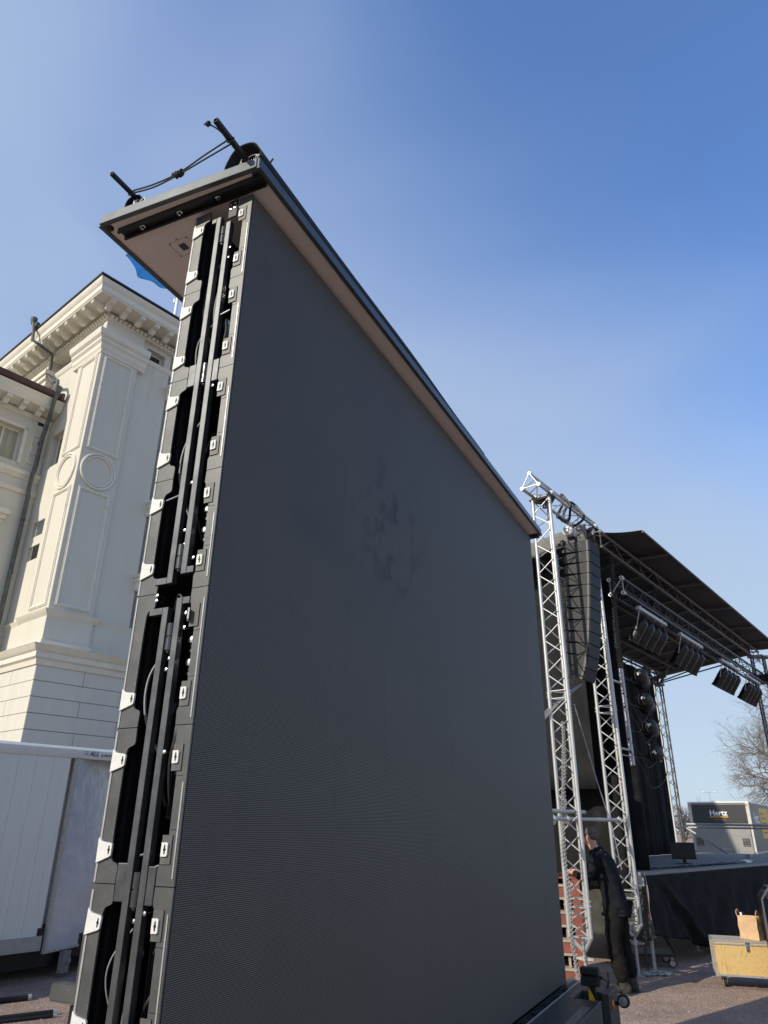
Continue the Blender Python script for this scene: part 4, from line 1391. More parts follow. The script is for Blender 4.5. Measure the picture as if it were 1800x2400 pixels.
# ------------------------------------------------------------------ rolled tarpaulins on the LED roof
def to_led(p):
    return p
ta = thing('rolled_tarp', 'black rolled-up tarpaulin with a long square tube, along the front edge of the LED roof', 'tarpaulin', P0 + Vector((0, 0, 0)), SCR)
rt_ = random.Random(11)
def roll(par, xc, z0, y0, y1, r0, r1, n=26):
    mb = MB()
    pts, rad = [], []
    K = 26
    o = []
    seed = [rt_.uniform(0, 6.28) for _ in range(6)]
    def fn(a, bb):
        y = y0 + (y1 - y0) * a
        t = 2 * math.pi * bb
        rr = (r0 + (r1 - r0) * a) * (1 + 0.05 * math.sin(3 * t + seed[0] + 5 * a) + 0.025 * math.sin(5 * t + seed[1] - 9 * a) + 0.012 * math.sin(15 * a + seed[2]))
        zz = z0 + (r0 + (r1 - r0) * a) + rr * math.sin(t)
        return (xc + rr * 1.08 * math.cos(t), y, max(zz, z0 + 0.002))
    mb.grid(fn, K, n)
    return mb.build('tarp', TARP, par, smooth=60, solid=0.004)
roll(ta, -0.045, ZR + 0.068, -0.06, 3.35, 0.100, 0.080)
# the spiral of layers inside the mouth of the roll
mb = MB()
for k in range(9):
    r0 = 0.028 + 0.0075 * k
    a0 = 2.2 + 0.35 * k
    pts = [(-0.022 - 0.001 * k + r0 * math.cos(a0 + i * 0.2), -0.06 + 0.006 * k, ZR + 0.150 + r0 * 0.9 * math.sin(a0 + i * 0.2)) for i in range(18)]
    mb.tube(pts, 0.0018, 5)
mb.build('layer_edge', mat('grey_tarp_edge', (0.5, 0.5, 0.48), 0.7), ta)
mb = MB()
mb.prism([(-0.09 + 0.0, ZR + 0.075), (0.03, ZR + 0.075), (0.05, ZR + 0.13), (0.02, ZR + 0.20), (-0.06, ZR + 0.205), (-0.10, ZR + 0.14)], 'y', 0.02, 0.04)
mb.build('inner_layers', DARK, ta)
def sqtube(par, x, z, y0, y1, hw=0.0115):
    mb = MB()
    t = 0.0025
    for (a, b_, c_, d_) in ((-hw, hw, hw - t, hw), (-hw, hw, -hw, -hw + t), (-hw, -hw + t, -hw + t, hw - t), (hw - t, hw, -hw + t, hw - t)):
        mb.box(x + a, x + b_, y0, y1, z + c_, z + d_)
    o = mb.build('square_tube', BLACKM, par, smooth=0)
    mb = MB()
    mb.box(x - hw + t, x + hw - t, y0 + 0.012, y0 + 0.02, z - hw + t, z + hw - t)
    mb.build('tube_bore', DARK, o, smooth=0)
sqtube(ta, -0.022, 4.787, -0.295, 0.4)
tb = thing('rolled_tarp', 'black tarpaulin bundle with a short square tube, on the rear corner of the LED roof', 'tarpaulin', P0, SCR)
roll(tb, -0.70, ZR + 0.068, -0.12, 3.3, 0.055, 0.05)
mb = MB()
mb.add([(-0.79, -0.135, ZR + 0.068), (-0.62, -0.118, ZR + 0.068), (-0.66, -0.09, ZR + 0.155), (-0.735, -0.08, ZR + 0.16), (-0.78, 0.3, ZR + 0.07), (-0.62, 0.3, ZR + 0.07), (-0.66, 0.3, ZR + 0.15), (-0.74, 0.3, ZR + 0.15)],
       [(0, 1, 2, 3), (0, 3, 7, 4), (1, 5, 6, 2), (3, 2, 6, 7)])
mb.build('tarp_fold', TARP, tb, smooth=0, solid=0.003)
sqtube(tb, -0.705, 4.815, -0.272, 0.3, 0.0095)
mb = MB()
mb.tube([(-0.66, -0.125, ZR + 0.075), (-0.655, -0.13, ZR + 0.115), (-0.635, -0.125, ZR + 0.10), (-0.61, -0.125, ZR + 0.112), (-0.60, -0.12, ZR + 0.08)], 0.003, 6)
mb.cyl((-0.668, -0.13, ZR + 0.068), (-0.668, -0.13, ZR + 0.11), 0.008, n=8)
mb.build('wire_clip', GALV, tb)

# elastic rope between the tubes
ro = thing('elastic_rope', 'dark knotted elastic rope stretched between the two tubes above the LED roof', 'rope', P0, SCR)
def smooth_path(pts, k=8):
    P_ = [Vector(p) for p in pts]
    f_ = []
    for j in range(len(P_) - 1):
        a0, a1, a2, a3 = P_[max(j - 1, 0)], P_[j], P_[j + 1], P_[min(j + 2, len(P_) - 1)]
        for i in range(k):
            t = i / k
            f_.append(0.5 * ((2 * a1) + (a2 - a0) * t + (2 * a0 - 5 * a1 + 4 * a2 - a3) * t * t + (3 * a1 - a0 - 3 * a2 + a3) * t ** 3))
    f_.append(P_[-1])
    return f_
mb = MB()
A1, A2 = Vector((-0.024, -0.178, 4.787)), Vector((-0.705, -0.135, 4.815))
KN = Vector((-0.385, -0.135, 4.788))
mb.tube(smooth_path([A1 + Vector((0.0, 0, 0.014)), (-0.2, -0.158, 4.800), KN + Vector((0, 0, 0.008)), (-0.55, -0.135, 4.800), A2 + Vector((0.012, 0, 0.012))]), 0.0042, 8)
mb.tube(smooth_path([A1 + Vector((0.0, 0.008, -0.016)), (-0.2, -0.150, 4.783), KN + Vector((0, 0, -0.004)), (-0.55, -0.128, 4.789), A2 + Vector((0.012, -0.006, -0.014))]), 0.0042, 8)
for (cc, rr) in ((A1, 0.018), (A2, 0.0165)):
    mb.tube([(cc.x + rr * math.cos(t * 0.5236), cc.y + 0.004 * math.sin(t * 0.5236), cc.z + rr * math.sin(t * 0.5236)) for t in range(12)], 0.0045, 8, closed=True)
mb.build('rope', ROPE, ro)
mb = MB()
for k in range(4):
    c_ = KN + Vector((0.022 - 0.013 * k, 0, 0.002 * (-1) ** k))
    mb.tube([(c_.x + 0.006 * math.sin(t * 0.5236 + k), c_.y + 0.013 * math.cos(t * 0.5236), c_.z + 0.014 * math.sin(t * 0.5236)) for t in range(12)], 0.0048, 8, closed=True)
mb.tube(smooth_path([KN + Vector((-0.03, 0, 0.006)), KN + Vector((-0.045, 0.005, 0.018)), KN + Vector((-0.03, -0.008, 0.012)), KN + Vector((0.0, -0.012, 0.0))]), 0.0045, 8)
mb.build('knot', ROPE, ro)
mb = MB()
E1 = Vector((-0.098, -0.262, 4.842))
mb.tube(smooth_path([A1 + Vector((-0.015, -0.005, 0.0)), (-0.055, -0.222, 4.815), E1, E1 + Vector((-0.02, -0.006, -0.002))]), 0.004, 8)
for k in range(2):
    c_ = E1 + Vector((0.004 - 0.008 * k, 0, 0))
    mb.tube([(c_.x + 0.003 * math.sin(t * 0.5236), c_.y + 0.009 * math.cos(t * 0.5236), c_.z + 0.009 * math.sin(t * 0.5236)) for t in range(12)], 0.004, 6, closed=True)
mb.build('rope_end', ROPE, ro)
r2 = thing('rope_end', 'short dark rope end with a knot, poking up behind the rolled tarpaulin', 'rope', P0, SCR)
mb = MB()
mb.tube(smooth_path([(-0.035, 0.16, 4.86), (-0.03, 0.137, 4.945), (-0.03, 0.131, 4.968), (-0.008, 0.128, 4.985)]), 0.004, 8)
mb.sphere((-0.031, 0.133, 4.962), 0.010, 10, 6)
mb.cyl((-0.03, 0.132, 4.968), (-0.006, 0.128, 4.986), 0.005, n=8)
mb.build('knotted_end', ROPE, r2)

# ------------------------------------------------------------------ stage frame: local x = toward the audience (t), y = along the front (s)
SO = Vector((3.4102, 10.9497, 0))
def sw(t, s, z):
    return SO + dirn(STG + 90) * t + dirn(STG) * s + Vector((0, 0, z))

# tower of triangular truss
def make_tower(label):
    tw = thing('truss_tower', label, 'truss tower', sw(0, 0, 0), STG, 'aluminium truss towers carrying the loudspeakers')
    tri = [(-0.135, -0.08, 0), (0.135, -0.08, 0), (0.0, 0.155, 0)]
    segs = [(0.60, 0.91), (1.0, 3.36), (3.46, 6.30)]
    for (z0, z1) in segs:
        truss(tw, (0, 0, z0), (0, 0, z1), tri, 0.0245, 0.0085, 0.235, ALU, ALU)
    for (z0, z1) in ((0.91, 1.0), (3.36, 3.46)):
        for o in tri:
            mb = MB()
            mb.cyl((o[0], o[1], z0), (o[0], o[1], z1), 0.0275, n=12)
            for k in (-1, 1):
                mb.cyl((o[0] - 0.038, o[1], (z0 + z1) / 2 + k * 0.025), (o[0] + 0.038, o[1], (z0 + z1) / 2 + k * 0.025), 0.006, n=6)
            mb.build('coupler', ALU, tw)
    # cone to the spindle foot
    for o in tri:
        rod('chord', (o[0], o[1], 0.60), (o[0] * 0.12, o[1] * 0.12, 0.46), 0.024, ALU, tw, 10)
    rod('spindle', (0, 0, 0.0), (0, 0, 0.60), 0.020, GALV, tw, 12)
    mb = MB()
    mb.cyl((0, 0, 0.355), (0, 0, 0.405), 0.034, n=12)
    mb.prism([(-0.115, 0.372), (-0.05, 0.362), (0.05, 0.362), (0.115, 0.372), (0.115, 0.384), (0.05, 0.396), (-0.05, 0.396), (-0.115, 0.384)], 'y', -0.02, 0.02)
    mb.build('wing_nut', ALU, tw)
    mb = MB()
    mb.box(-0.07, 0.07, -0.07, 0.07, 0.0, 0.012)
    mb.build('foot_plate', GALV, tw)
    # head plate
    mb = MB()
    mb.prism([(-0.19, -0.115), (0.19, -0.115), (0.19, 0.03), (0.05, 0.20), (-0.05, 0.20), (-0.19, 0.03)], 'z', 6.30, 6.325)
    mb.cyl((0, 0.03, 6.18), (0, 0.03, 6.30), 0.035, n=12)
    mb.build('head_plate', STEEL, tw, smooth=0)
    return tw
tow2 = make_tower('farther of the two slim aluminium truss towers, beside the silver lamp bar')
tow1 = dup(tow2)
tow1.location = sw(0, -1.62, 0)
tow1['label'] = 'nearer of the two slim aluminium truss towers, its chords crossing in front of the man'
# header beam
bmn = thing('truss_beam', 'horizontal aluminium truss beam lying across the tops of the two towers', 'truss', sw(0, 0, 0), STG)
truss(bmn, (0, -2.03, 6.37), (0, 0.42, 6.37), [(-0.135, 0, 0), (0.135, 0, 0), (0, 0, 0.215)], 0.0245, 0.009, 0.245, ALU, ALU)
for (x, z) in ((-0.135, 6.37), (0.135, 6.37), (0, 6.585)):
    mb = MB()
    mb.lathe([(0.012, -2.032), (0.012, -2.036), (0.030, -2.036), (0.030, -1.985), (0.0245, -1.985)], 16, (x, 0, z), 'y')
    ec = mb.build('end_fitting', ALU, bmn)
    MB().cyl((x, -2.034, z), (x, -2.030, z), 0.013, n=12).build('bore', DARK, ec)
for s_ in (-1.62, 0.0):
    for x in (-0.135, 0.135):
        mb = MB()
        mb.cyl((x, s_ - 0.04, 6.37), (x, s_ + 0.04, 6.37), 0.034, n=12)
        mb.box(x - 0.02, x + 0.02, s_ - 0.02, s_ + 0.02, 6.325, 6.36)
        mb.cyl((x + 0.03, s_, 6.37), (x + 0.03, s_, 6.425), 0.008, n=8)
        mb.build('clamp', ALU, bmn)
# black slings, chain hoist and its chains
sl = thing('lifting_slings', 'black slings looped round the truss beam above the chain hoist', 'slings', sw(0, 0, 0), STG)
mb = MB()
for (s0, s1) in ((-0.98, -0.76), (-0.50, -0.60)):
    mb.tube(smooth_path([(0.165, s0, 6.40), (0.14, s0 + 0.01, 6.33), (0.03, (s0 - 0.66) / 2, 6.23), (-0.15, s1, 6.34), (-0.165, s1, 6.40), (-0.02, s1, 6.62), (0.03, s0, 6.62), (0.165, s0, 6.40)]), 0.021, 8)
mb.build('sling', BLACKM, sl)
mb = MB()
mb.tube([(0, -0.68, 6.25), (0.01, -0.67, 6.19), (0.0, -0.66, 6.15)], 0.014, 8)
mb.sphere((0.0, -0.68, 6.24), 0.022, 8, 5)
mb.build('shackle', GALV, sl)
ho = thing('chain_hoist', 'silver round chain hoist hanging under the truss beam', 'chain hoist', sw(0, -0.70, 6.06), STG)
HOI = mat('hoist_silver', (0.66, 0.66, 0.64), 0.4, 0.4, 0.1, 20)
mb = MB()
mb.lathe([(0.0, -0.16), (0.06, -0.158), (0.085, -0.14), (0.088, -0.05), (0.075, -0.03), (0.088, 0.0), (0.088, 0.10), (0.06, 0.15), (0.0, 0.152)], 20, (0, 0, 0), 'y')
hb = mb.build('housing', HOI, ho)
mb = MB()
mb.lathe([(0.045, -0.161), (0.045, -0.168), (0.038, -0.168), (0.030, -0.163)], 18, (0, 0, 0), 'y')
mb.build('cover_ring', GALV, hb)
mb = MB()
mb.box(-0.055, 0.055, -0.04, 0.04, -0.13, -0.07)
mb.cyl((0, 0, 0.08), (0, 0, 0.13), 0.02, n=10)
mb.build('body_block', BLACKM, ho)
rod('load_chain', (0, 0, -0.13), (0, 0, -0.34), 0.009, GALV, ho)
def chain(name, label, pts, pitch, wr, lr, material, group=None):
    """links threaded along a path; one mesh"""
    P_ = smooth_path(pts, 10)
    d = 0
    mb = MB()
    acc = 0
    k = 0
    prev = P_[0]
    t = thing(name, label, 'chain', P_[0], 0, group)
    o0 = P_[0]
    for q in P_[1:]:
        seg = (q - prev).length
        while acc + seg >= pitch and seg > 1e-6:
            f = (pitch - acc) / seg
            c_ = prev.lerp(q, f)
            e = (q - prev).normalized()
            a = e.cross(Vector((0.31, 0.95, 0.1)))
            a.normalize()
            b_ = e.cross(a)
            ax = a if k % 2 == 0 else b_
            loop = []
            for i in range(8):
                th = 2 * math.pi * i / 8
                loop.append(c_ - o0 + e * (pitch * 0.78 * math.cos(th)) + ax * (lr * math.sin(th)))
            mb.tube(loop, wr, 4, closed=True)
            k += 1
            prev = c_
            seg = (q - prev).length
            acc = 0
        acc += seg
        prev = q
    mb.build('links', material, t)
    return t
GR = 'chains hanging round the truss towers'
CH_S = mat('bright_chain_steel', (0.46, 0.46, 0.44), 0.45, 0.5, 0.2, 40)
CH_D = mat('dark_chain_steel', (0.06, 0.06, 0.06), 0.5, 0.4, 0.2, 40)
chain('chain', 'bright loose chain hanging left of the nearer truss tower down to the red rack', [(2.36, 9.55, 3.05), (2.34, 9.56, 2.5), (2.27, 9.56, 2.1), (2.24, 9.54, 1.6), (2.235, 9.53, 1.0), (2.24, 9.5, 0.45), (2.26, 9.48, 0.10)], 0.022, 0.0055, 0.018, CH_S, GR)
chain('chain', 'second strand of chain twisted round the bright chain by the red rack', [(2.38, 9.58, 3.0), (2.31, 9.57, 2.4), (2.29, 9.56, 2.0), (2.215, 9.54, 1.5), (2.26, 9.53, 1.1), (2.225, 9.5, 0.6), (2.27, 9.48, 0.2)], 0.022, 0.0055, 0.018, CH_S, GR)
p = sw(-0.02, -1.47, 0)
chain('chain', 'bright double chain running up inside the nearer truss tower', [(p.x + .05, p.y + .05, 5.6), (p.x + .05, p.y + .05, 4.4), (p.x + .05, p.y + .06, 3.0), (p.x + .03, p.y + .05, 2.3)], 0.024, 0.005, 0.017, CH_S, GR)
chain('chain', 'second strand of the chain inside the nearer truss tower', [(p.x + .10, p.y + .08, 5.5), (p.x + .09, p.y + .07, 4.2), (p.x + .08, p.y + .06, 3.2), (p.x + .03, p.y + .04, 2.5)], 0.024, 0.005, 0.017, CH_S, GR)
p = sw(0.04, 0.14, 0)
chain('chain', 'dark chain hanging inside the farther truss tower down to the gravel', [(p.x, p.y, 5.0), (p.x + .02, p.y, 3.5), (p.x, p.y, 2.0), (p.x + .03, p.y, 0.9), (p.x + .03, p.y - .02, 0.05)], 0.026, 0.006, 0.019, CH_D, GR)
mb = MB()
rr_ = random.Random(2)
q0_ = p + Vector((0.10, -0.03, 0))
for k in range(70):
    c_ = Vector((q0_.x + rr_.uniform(-0.14, 0.24), q0_.y + rr_.uniform(-0.08, 0.08), 0.012 + abs(rr_.gauss(0, 0.012))))
    a_ = rr_.uniform(0, 6.28)
    e = Vector((math.cos(a_), math.sin(a_), 0))
    f = Vector((-e.y, e.x, rr_.uniform(-0.4, 0.4)))
    mb.tube([c_ + e * (0.022 * math.cos(t * .785)) + f * (0.015 * math.sin(t * .785)) for t in range(8)], 0.005, 4, closed=True)
tag(mb.build('chain', CH_S), 'heap of spare chain on the gravel at the foot of the farther tower', 'chain', GR)
p = sw(0.24, 0.42, 0)
for (dx, lab) in ((0.0, 'thick black hoist chain hanging below the front roof truss'), (0.045, 'second strand of the thick black hoist chain below the front roof truss')):
    pa, pz = sw(0.24, 0.30 + dx, 6.05), sw(0.16, 0.26 + dx, 4.40)
    chain('chain', lab, [pa, pa.lerp(pz, 0.5), pz], 0.03, 0.010, 0.024, CH_D, GR)

# ------------------------------------------------------------------ line array
la = thing('line_array', 'curved column of black loudspeakers hanging between the two truss towers', 'loudspeakers', sw(0.0, -1.17, 0), STG)
# local x: toward audience, y: width along s ; element side outline tapers to the rear
W_ = 0.40
hh = 0.172
sidep = [(0.0, -hh * 0.33), (0.02, -hh * 0.36), (0.30, -hh * 0.47), (0.36, -hh * 0.485), (0.385, -hh * 0.485), (0.385, hh * 0.485), (0.36, hh * 0.485), (0.30, hh * 0.47), (0.02, hh * 0.36), (0.0, hh * 0.33)]
em = MB().prism(sidep, 'y', 0.0, W_).mesh('speaker_box', SPK, 0)
gm_ = MB().box(0.386, 0.398, 0.012, W_ - 0.012, -hh * 0.455, hh * 0.455).mesh('grille', GRIL, 0)
hm_ = MB()
hm_.prism([(0.225, 0.045), (0.275, 0.045), (0.275, -0.045), (0.262, -0.045), (0.262, 0.028), (0.225, 0.033)], 'y', -0.004, 0.0)
hm_ = hm_.mesh('handle_recess', BLACKM, 0)
pl_ = MB().box(0.352, 0.383, -0.004, 0.0, -hh * 0.47, hh * 0.47).mesh('rigging_plate', mat('rigging_plate_grey', (0.12, 0.12, 0.115), 0.6, 0.2, 0.15, 30), 0)
ang = 0
fx, fz = 0.44, 5.70 - hh / 2
tilts = [3, 1, 1, 0.5, 0.5, 0.5, 0.5, 1, 2, 2, 4, 6]
lastp = None
for k in range(12):
    ang += tilts[k]
    ca, sa = math.cos(R(ang)), math.sin(R(ang))
    o = inst(em, 'speaker_box', la, (0, 0, 0))
    # pivot at the front edge: rotate about y so that the front tips down
    px_, pz_ = fx - 0.385 * ca, fz + 0.385 * sa
    o.location = (px_, 0, pz_)
    o.rotation_euler = (0, R(ang), 0)
    inst(gm_, 'grille', o)
    inst(hm_, 'handle_recess', o)
    inst(pl_, 'rigging_plate', o)
    for (x, z) in ((0.30, -hh * 0.38), (0.335, hh * 0.40)):
        pass
    nxt = tilts[k + 1] if k < 11 else 0
    am = R(ang + nxt / 2)
    fx -= hh * math.sin(am)
    fz -= hh * math.cos(am)
mb = MB()
mb.box(-0.12, 0.40, 0.02, 0.06, 5.71, 5.75)
mb.box(-0.12, 0.40, W_ - 0.06, W_ - 0.02, 5.71, 5.75)
mb.box(0.0, 0.05, 0.02, W_ - 0.02, 5.75, 5.79)
mb.box(0.26, 0.31, 0.02, W_ - 0.02, 5.75, 5.79)
mb.box(0.12, 0.18, W_ / 2 - 0.03, W_ / 2 + 0.03, 5.72, 5.80)
mb.build('fly_bumper', BLACKM, la, smooth=0)
mb = MB()
for k in range(11):
    zz = 5.54 - k * 0.172
    mb.tube(smooth_path([(-0.01, 0.1, zz), (-0.09, 0.08, zz - 0.02), (-0.10, 0.09, zz - 0.12), (-0.01, 0.1, zz - 0.17)], 4), 0.006, 5)
mb.build('link_cables', BCABLE, la)
# signal cables to the left
cb = thing('speaker_cables', 'bundle of four grey loudspeaker cables slung from the line array to the left', 'cables', (0, 0, 0))
for k in range(4):
    a_ = sw(0.06 + 0.012 * k, -1.10, 3.62)
    m_ = sw(-0.10 + 0.01 * k, -1.62, 3.32 - 0.012 * k)
    e_ = sw(-0.5, -2.4, 2.75 - 0.06 * k)
    MB().tube(smooth_path([a_, m_, sw(-0.28, -2.0, 3.0 - 0.035 * k), e_, sw(-0.9, -3.2, 2.4 - 0.05 * k)]), 0.008, 6).build('cable', CABLE, cb)
gy = thing('guy_rope', 'thin pale blue rope running from the nearer tower down to the stage edge', 'rope', (0, 0, 0))
MB().tube([sw(0.1, -1.45, 3.3), sw(0.02, -0.75, 2.35), sw(-0.02, -0.3, 1.8), sw(-0.05, -0.05, 1.25)], 0.008, 6).build('rope', mat('pale_blue_rope', (0.30, 0.32, 0.40), 0.7), gy)
# scaffold tubes across the towers
stb = thing('scaffold_tube', 'dull scaffold tube clamped across both towers at head height', 'scaffold tube', (0, 0, 0), 0, 'scaffold tubes clamped to the towers')
rod('tube', sw(0.0, -2.45, 1.88), sw(0.0, 0.06, 1.88), 0.0245, GALV, stb, 12)
for s_ in (-2.15, -1.78, -0.07):
    mb = MB()
    c_ = sw(0.0, s_, 1.88)
    mb.cyl(c_ - dirn(STG) * 0.03, c_ + dirn(STG) * 0.03, 0.036, n=12)
    mb.cyl(c_ + Vector((0, 0, -0.07)), c_ + Vector((0, 0, 0.05)), 0.010, n=8)
    mb.box(c_.x - 0.02, c_.x + 0.02, c_.y - 0.02, c_.y + 0.02, c_.z - 0.055, c_.z - 0.03)
    mb.build('clamp', ALU, stb)
st2 = thing('scaffold_tube', 'second scaffold tube just above the first, ending inside the nearer tower', 'scaffold tube', (0, 0, 0), 0, 'scaffold tubes clamped to the towers')
rod('tube', sw(-0.03, -2.45, 1.965), sw(-0.03, -1.18, 1.965), 0.0245, GALV, st2, 12)
MB().cyl(sw(-0.03, -1.20, 1.965), sw(-0.03, -1.17, 1.965), 0.028, n=12).build('end_cap', GALV, st2)

# silver lamp bar with four lamps
lp = thing('lamp_bar', 'upright silver lamp bar with four black lamps facing the stage, on the farther tower', 'stage lamps', sw(0.1, 0.47, 0), STG)
mb = MB()
mb.box(-0.03, 0.03, -0.03, 0.03, 2.64, 4.09)
bar_ = mb.build('bar', LBAR, lp, smooth=0, bevel=0.004)
for z in (3.70, 3.50, 3.02, 2.83):
    mb = MB()
    mb.cyl((0.0, -0.0305, z), (0.0, -0.033, z), 0.017, n=14)
    mb.build('knockout', BLACKM, bar_)
for (z, r_) in ((3.86, 0.018), (2.86, 0.016), (2.77, 0.008)):
    mb = MB()
    mb.cyl((-0.02, -0.38, z), (-0.01, 0.0, z), r_, n=10)
    mb.build('bracket_arm', GALV, lp)
PARG = mat('par_can_grey_black', (0.035, 0.034, 0.036), 0.42, 0.1, 0.2, 9)
def par_mesh():
    mb = MB()
    mb.lathe([(0.0, -0.21), (0.035, -0.21), (0.038, -0.19), (0.05, -0.185), (0.088, -0.15), (0.098, -0.11), (0.100, -0.03), (0.104, -0.025), (0.104, 0.0), (0.100, 0.004), (0.100, 0.16), (0.108, 0.165), (0.108, 0.19), (0.09, 0.19), (0.085, 0.12), (0.0, 0.10)], 20, (0, 0, 0), 'y')
    return mb.mesh('par_can', PARG, 35)
pmesh = par_mesh()
cer = MB()
cer.cyl((0.0, -0.206, 0.0), (0.0, -0.225, 0.0), 0.030, n=14)
cerd = cer.mesh('lamp_socket', DARK, 35)
c2_ = MB()
c2_.box(-0.022, 0.022, -0.236, -0.222, -0.014, 0.012)
c2_.box(-0.018, -0.004, -0.236, -0.222, -0.028, -0.012)
cerw = c2_.mesh('ceramic_base', CER, 0)
yk = MB()
yk.tube([(-0.112, 0.0, 0.0), (-0.125, 0.03, 0.0), (-0.15, 0.06, 0.0)], 0.008, 6)
yk.cyl((0.10, 0.0, 0.0), (0.125, 0.0, 0.0), 0.012, n=8)
yk.cyl((-0.10, 0.0, 0.0), (-0.125, 0.0, 0.0), 0.012, n=8)
ykm = yk.mesh('yoke', GALV, 35)
for k, z in enumerate((4.08, 3.68, 3.27, 2.88)):
    o = inst(pmesh, 'par_can', lp, (-0.0 + 0.02 * k, 0.90, z), (R((-6, -8, -4, 4)[k]), R((0, 30, -10, 60)[k]), R((14, 10, 17, 22)[k])), (1.28, 1.28, 1.28))
    inst(cerd, 'lamp_socket', o)
    inst(cerw, 'ceramic_base', o)
    inst(ykm, 'yoke', o)
    zb = (3.66, 3.46, 2.98, 2.80)[k]
    zk = z
    MB().tube(smooth_path([(0.03, 0.0, zb), (0.05, 0.25, zb - 0.17), (0.06, 0.55, zb - (0.34 if k % 2 == 0 else 0.45)), (0.16, 0.86, zk - 0.42), (0.22, 0.90, zk - 0.2), (0.17, 0.88, zk + 0.03), (0.06, 0.74, zk + 0.02)]), 0.007, 6).build('lamp_cable', mat('dark_lamp_cable', (0.05, 0.05, 0.052), 0.55), lp)
    rod('lamp_arm', (0.0, 0.03, z - 0.11), (-0.02 + 0.02 * k, 0.86, z - 0.11), 0.008, BLACKM, lp)

# ------------------------------------------------------------------ stage roof
rf = thing('stage_roof', 'dark canopy roof of the open-air stage on truss legs', 'stage roof', SO, STG)
def zroof(t):
    return 6.13 + 0.13 * min(t, 0.1)
rr2 = random.Random(4)
# overhang canvas and main canvas (separate sheets, sagging between the struts)
mb = MB()
def ov(a, bb):
    s = 0.0 + 10.0 * a
    s0 = s - 0.45 * (1 - bb) * (1 - a)
    t = 0.16 + (0.885 - 0.16) * bb
    ph = ((s - 1.27) / 2.0) % 1.0
    sag = 0.05 * math.sin(math.pi * ph) * math.sin(math.pi * min(1, bb * 0.9 + 0.05))
    return (t, s0, 6.125 + 0.035 * math.sin(a * 60) * 0.12 + 0.02 - sag - 0.02 * bb)
mb.grid(ov, 60, 10)
mb.build('canopy', CANOPY, rf, smooth=60, solid=0.006)
mb = MB()
mb.grid(lambda a, bb: (0.16 - 2.52 * bb, -0.6 + 10.65 * a, zroof(0.16 - 2.52 * bb) + 0.045 - 0.012 * math.sin(math.pi * ((a * 10.65) % 1.0))), 54, 12)
mb.build('canopy', CANOPY, rf, smooth=60, solid=0.006)
# gable valance at the left end, lit by the sun
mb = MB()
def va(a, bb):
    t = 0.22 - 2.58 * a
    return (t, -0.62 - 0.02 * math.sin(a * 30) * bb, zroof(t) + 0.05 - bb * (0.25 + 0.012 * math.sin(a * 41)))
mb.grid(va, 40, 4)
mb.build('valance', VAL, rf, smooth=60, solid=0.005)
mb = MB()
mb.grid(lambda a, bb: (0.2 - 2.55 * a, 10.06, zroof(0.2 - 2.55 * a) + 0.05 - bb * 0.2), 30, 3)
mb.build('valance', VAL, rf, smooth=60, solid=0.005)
rod('eave_tube', (0.89, 0.02, 6.105), (0.89, 10.0, 6.105), 0.022, BLACKM, rf)
for s_ in (1.27, 3.25, 5.28, 7.28, 9.03):
    mb = MB()
    mb.bar((0.14, s_ - 0.12, 6.085), (0.88, s_, 6.085), 0.045, 0.04)
    mb.build('strut', RAFT, rf, smooth=0)
    rod('tie', (0.40, s_ - 0.09, 6.09), (0.40, s_ - 0.09, 5.86), 0.014, BLACKM, rf)
# flat edge truss in the roof plane
truss(rf, (0.265, -0.5, 6.06), (0.265, 10.05, 6.06), [(0.125, 0, 0), (-0.125, 0, 0)], 0.026, 0.011, 0.27, RAFT, RAFT)
truss(rf, (0.39, -0.5, 5.93), (0.39, 10.05, 5.93), [(0, 0, 0.12), (0, 0, -0.12)], 0.018, 0.009, 0.5, RAFT, RAFT)
for k in range(11):
    s_ = 0.25 + 0.97 * k
    mb = MB()
    mb.bar((0.12, s_, zroof(0.12) - 0.02), (-2.33, s_, zroof(-2.33) - 0.02), 0.05, 0.05)
    mb.build('rafter', RAFT, rf, smooth=0)
for t_ in (-0.85, -1.75, -2.32):
    mb = MB()
    mb.bar((t_, -0.55, zroof(t_) - 0.06), (t_, 10.0, zroof(t_) - 0.06), 0.04, 0.04)
    mb.build('purlin', RAFT, rf, smooth=0)
# left end frame
mb = MB()
mb.bar((0.3, -0.5, 6.05), (-2.33, -0.5, zroof(-2.33) - 0.08), 0.06, 0.06)
mb.build('end_beam', RAFT, rf, smooth=0)
# rear truss
truss(rf, (-2.18, -0.4, 5.62), (-2.18, 9.4, 5.62), [(0, 0, 0.16), (0, 0, -0.14), (0.2, 0, 0.02)], 0.024, 0.010, 0.7, RAFT, RAFT)
# lighting truss slung below the front edge
lt_ = thing('lighting_truss', 'black square truss hung under the front of the stage roof', 'truss', SO, STG)
truss(lt_, (0.275, 0.25, 5.37), (0.275, 10.05, 5.37), [(-0.105, 0, -0.125), (0.105, 0, -0.125), (0.105, 0, 0.125), (-0.105, 0, 0.125)], 0.0245, 0.0085, 0.33, TRUSSB, TRUSSB)
for (x, z) in ((0.17, 5.245), (0.38, 5.245), (0.38, 5.495), (0.17, 5.495)):
    mb = MB()
    mb.lathe([(0.014, 0.243), (0.014, 0.238), (0.034, 0.238), (0.034, 0.30), (0.025, 0.30)], 14, (x, 0, z), 'y')
    ef = mb.build('end_fitting', ALU, lt_)
    MB().cyl((x, 0.242, z), (x, 0.246, z), 0.015, n=10).build('bore', DARK, ef)
for (z0, z1, x0, x1) in ((5.245, 5.495, 0.17, 0.17), (5.245, 5.495, 0.38, 0.38)):
    rod('end_brace', (x0, 0.27, z0), (x1, 0.27, z1), 0.010, ALU, lt_)
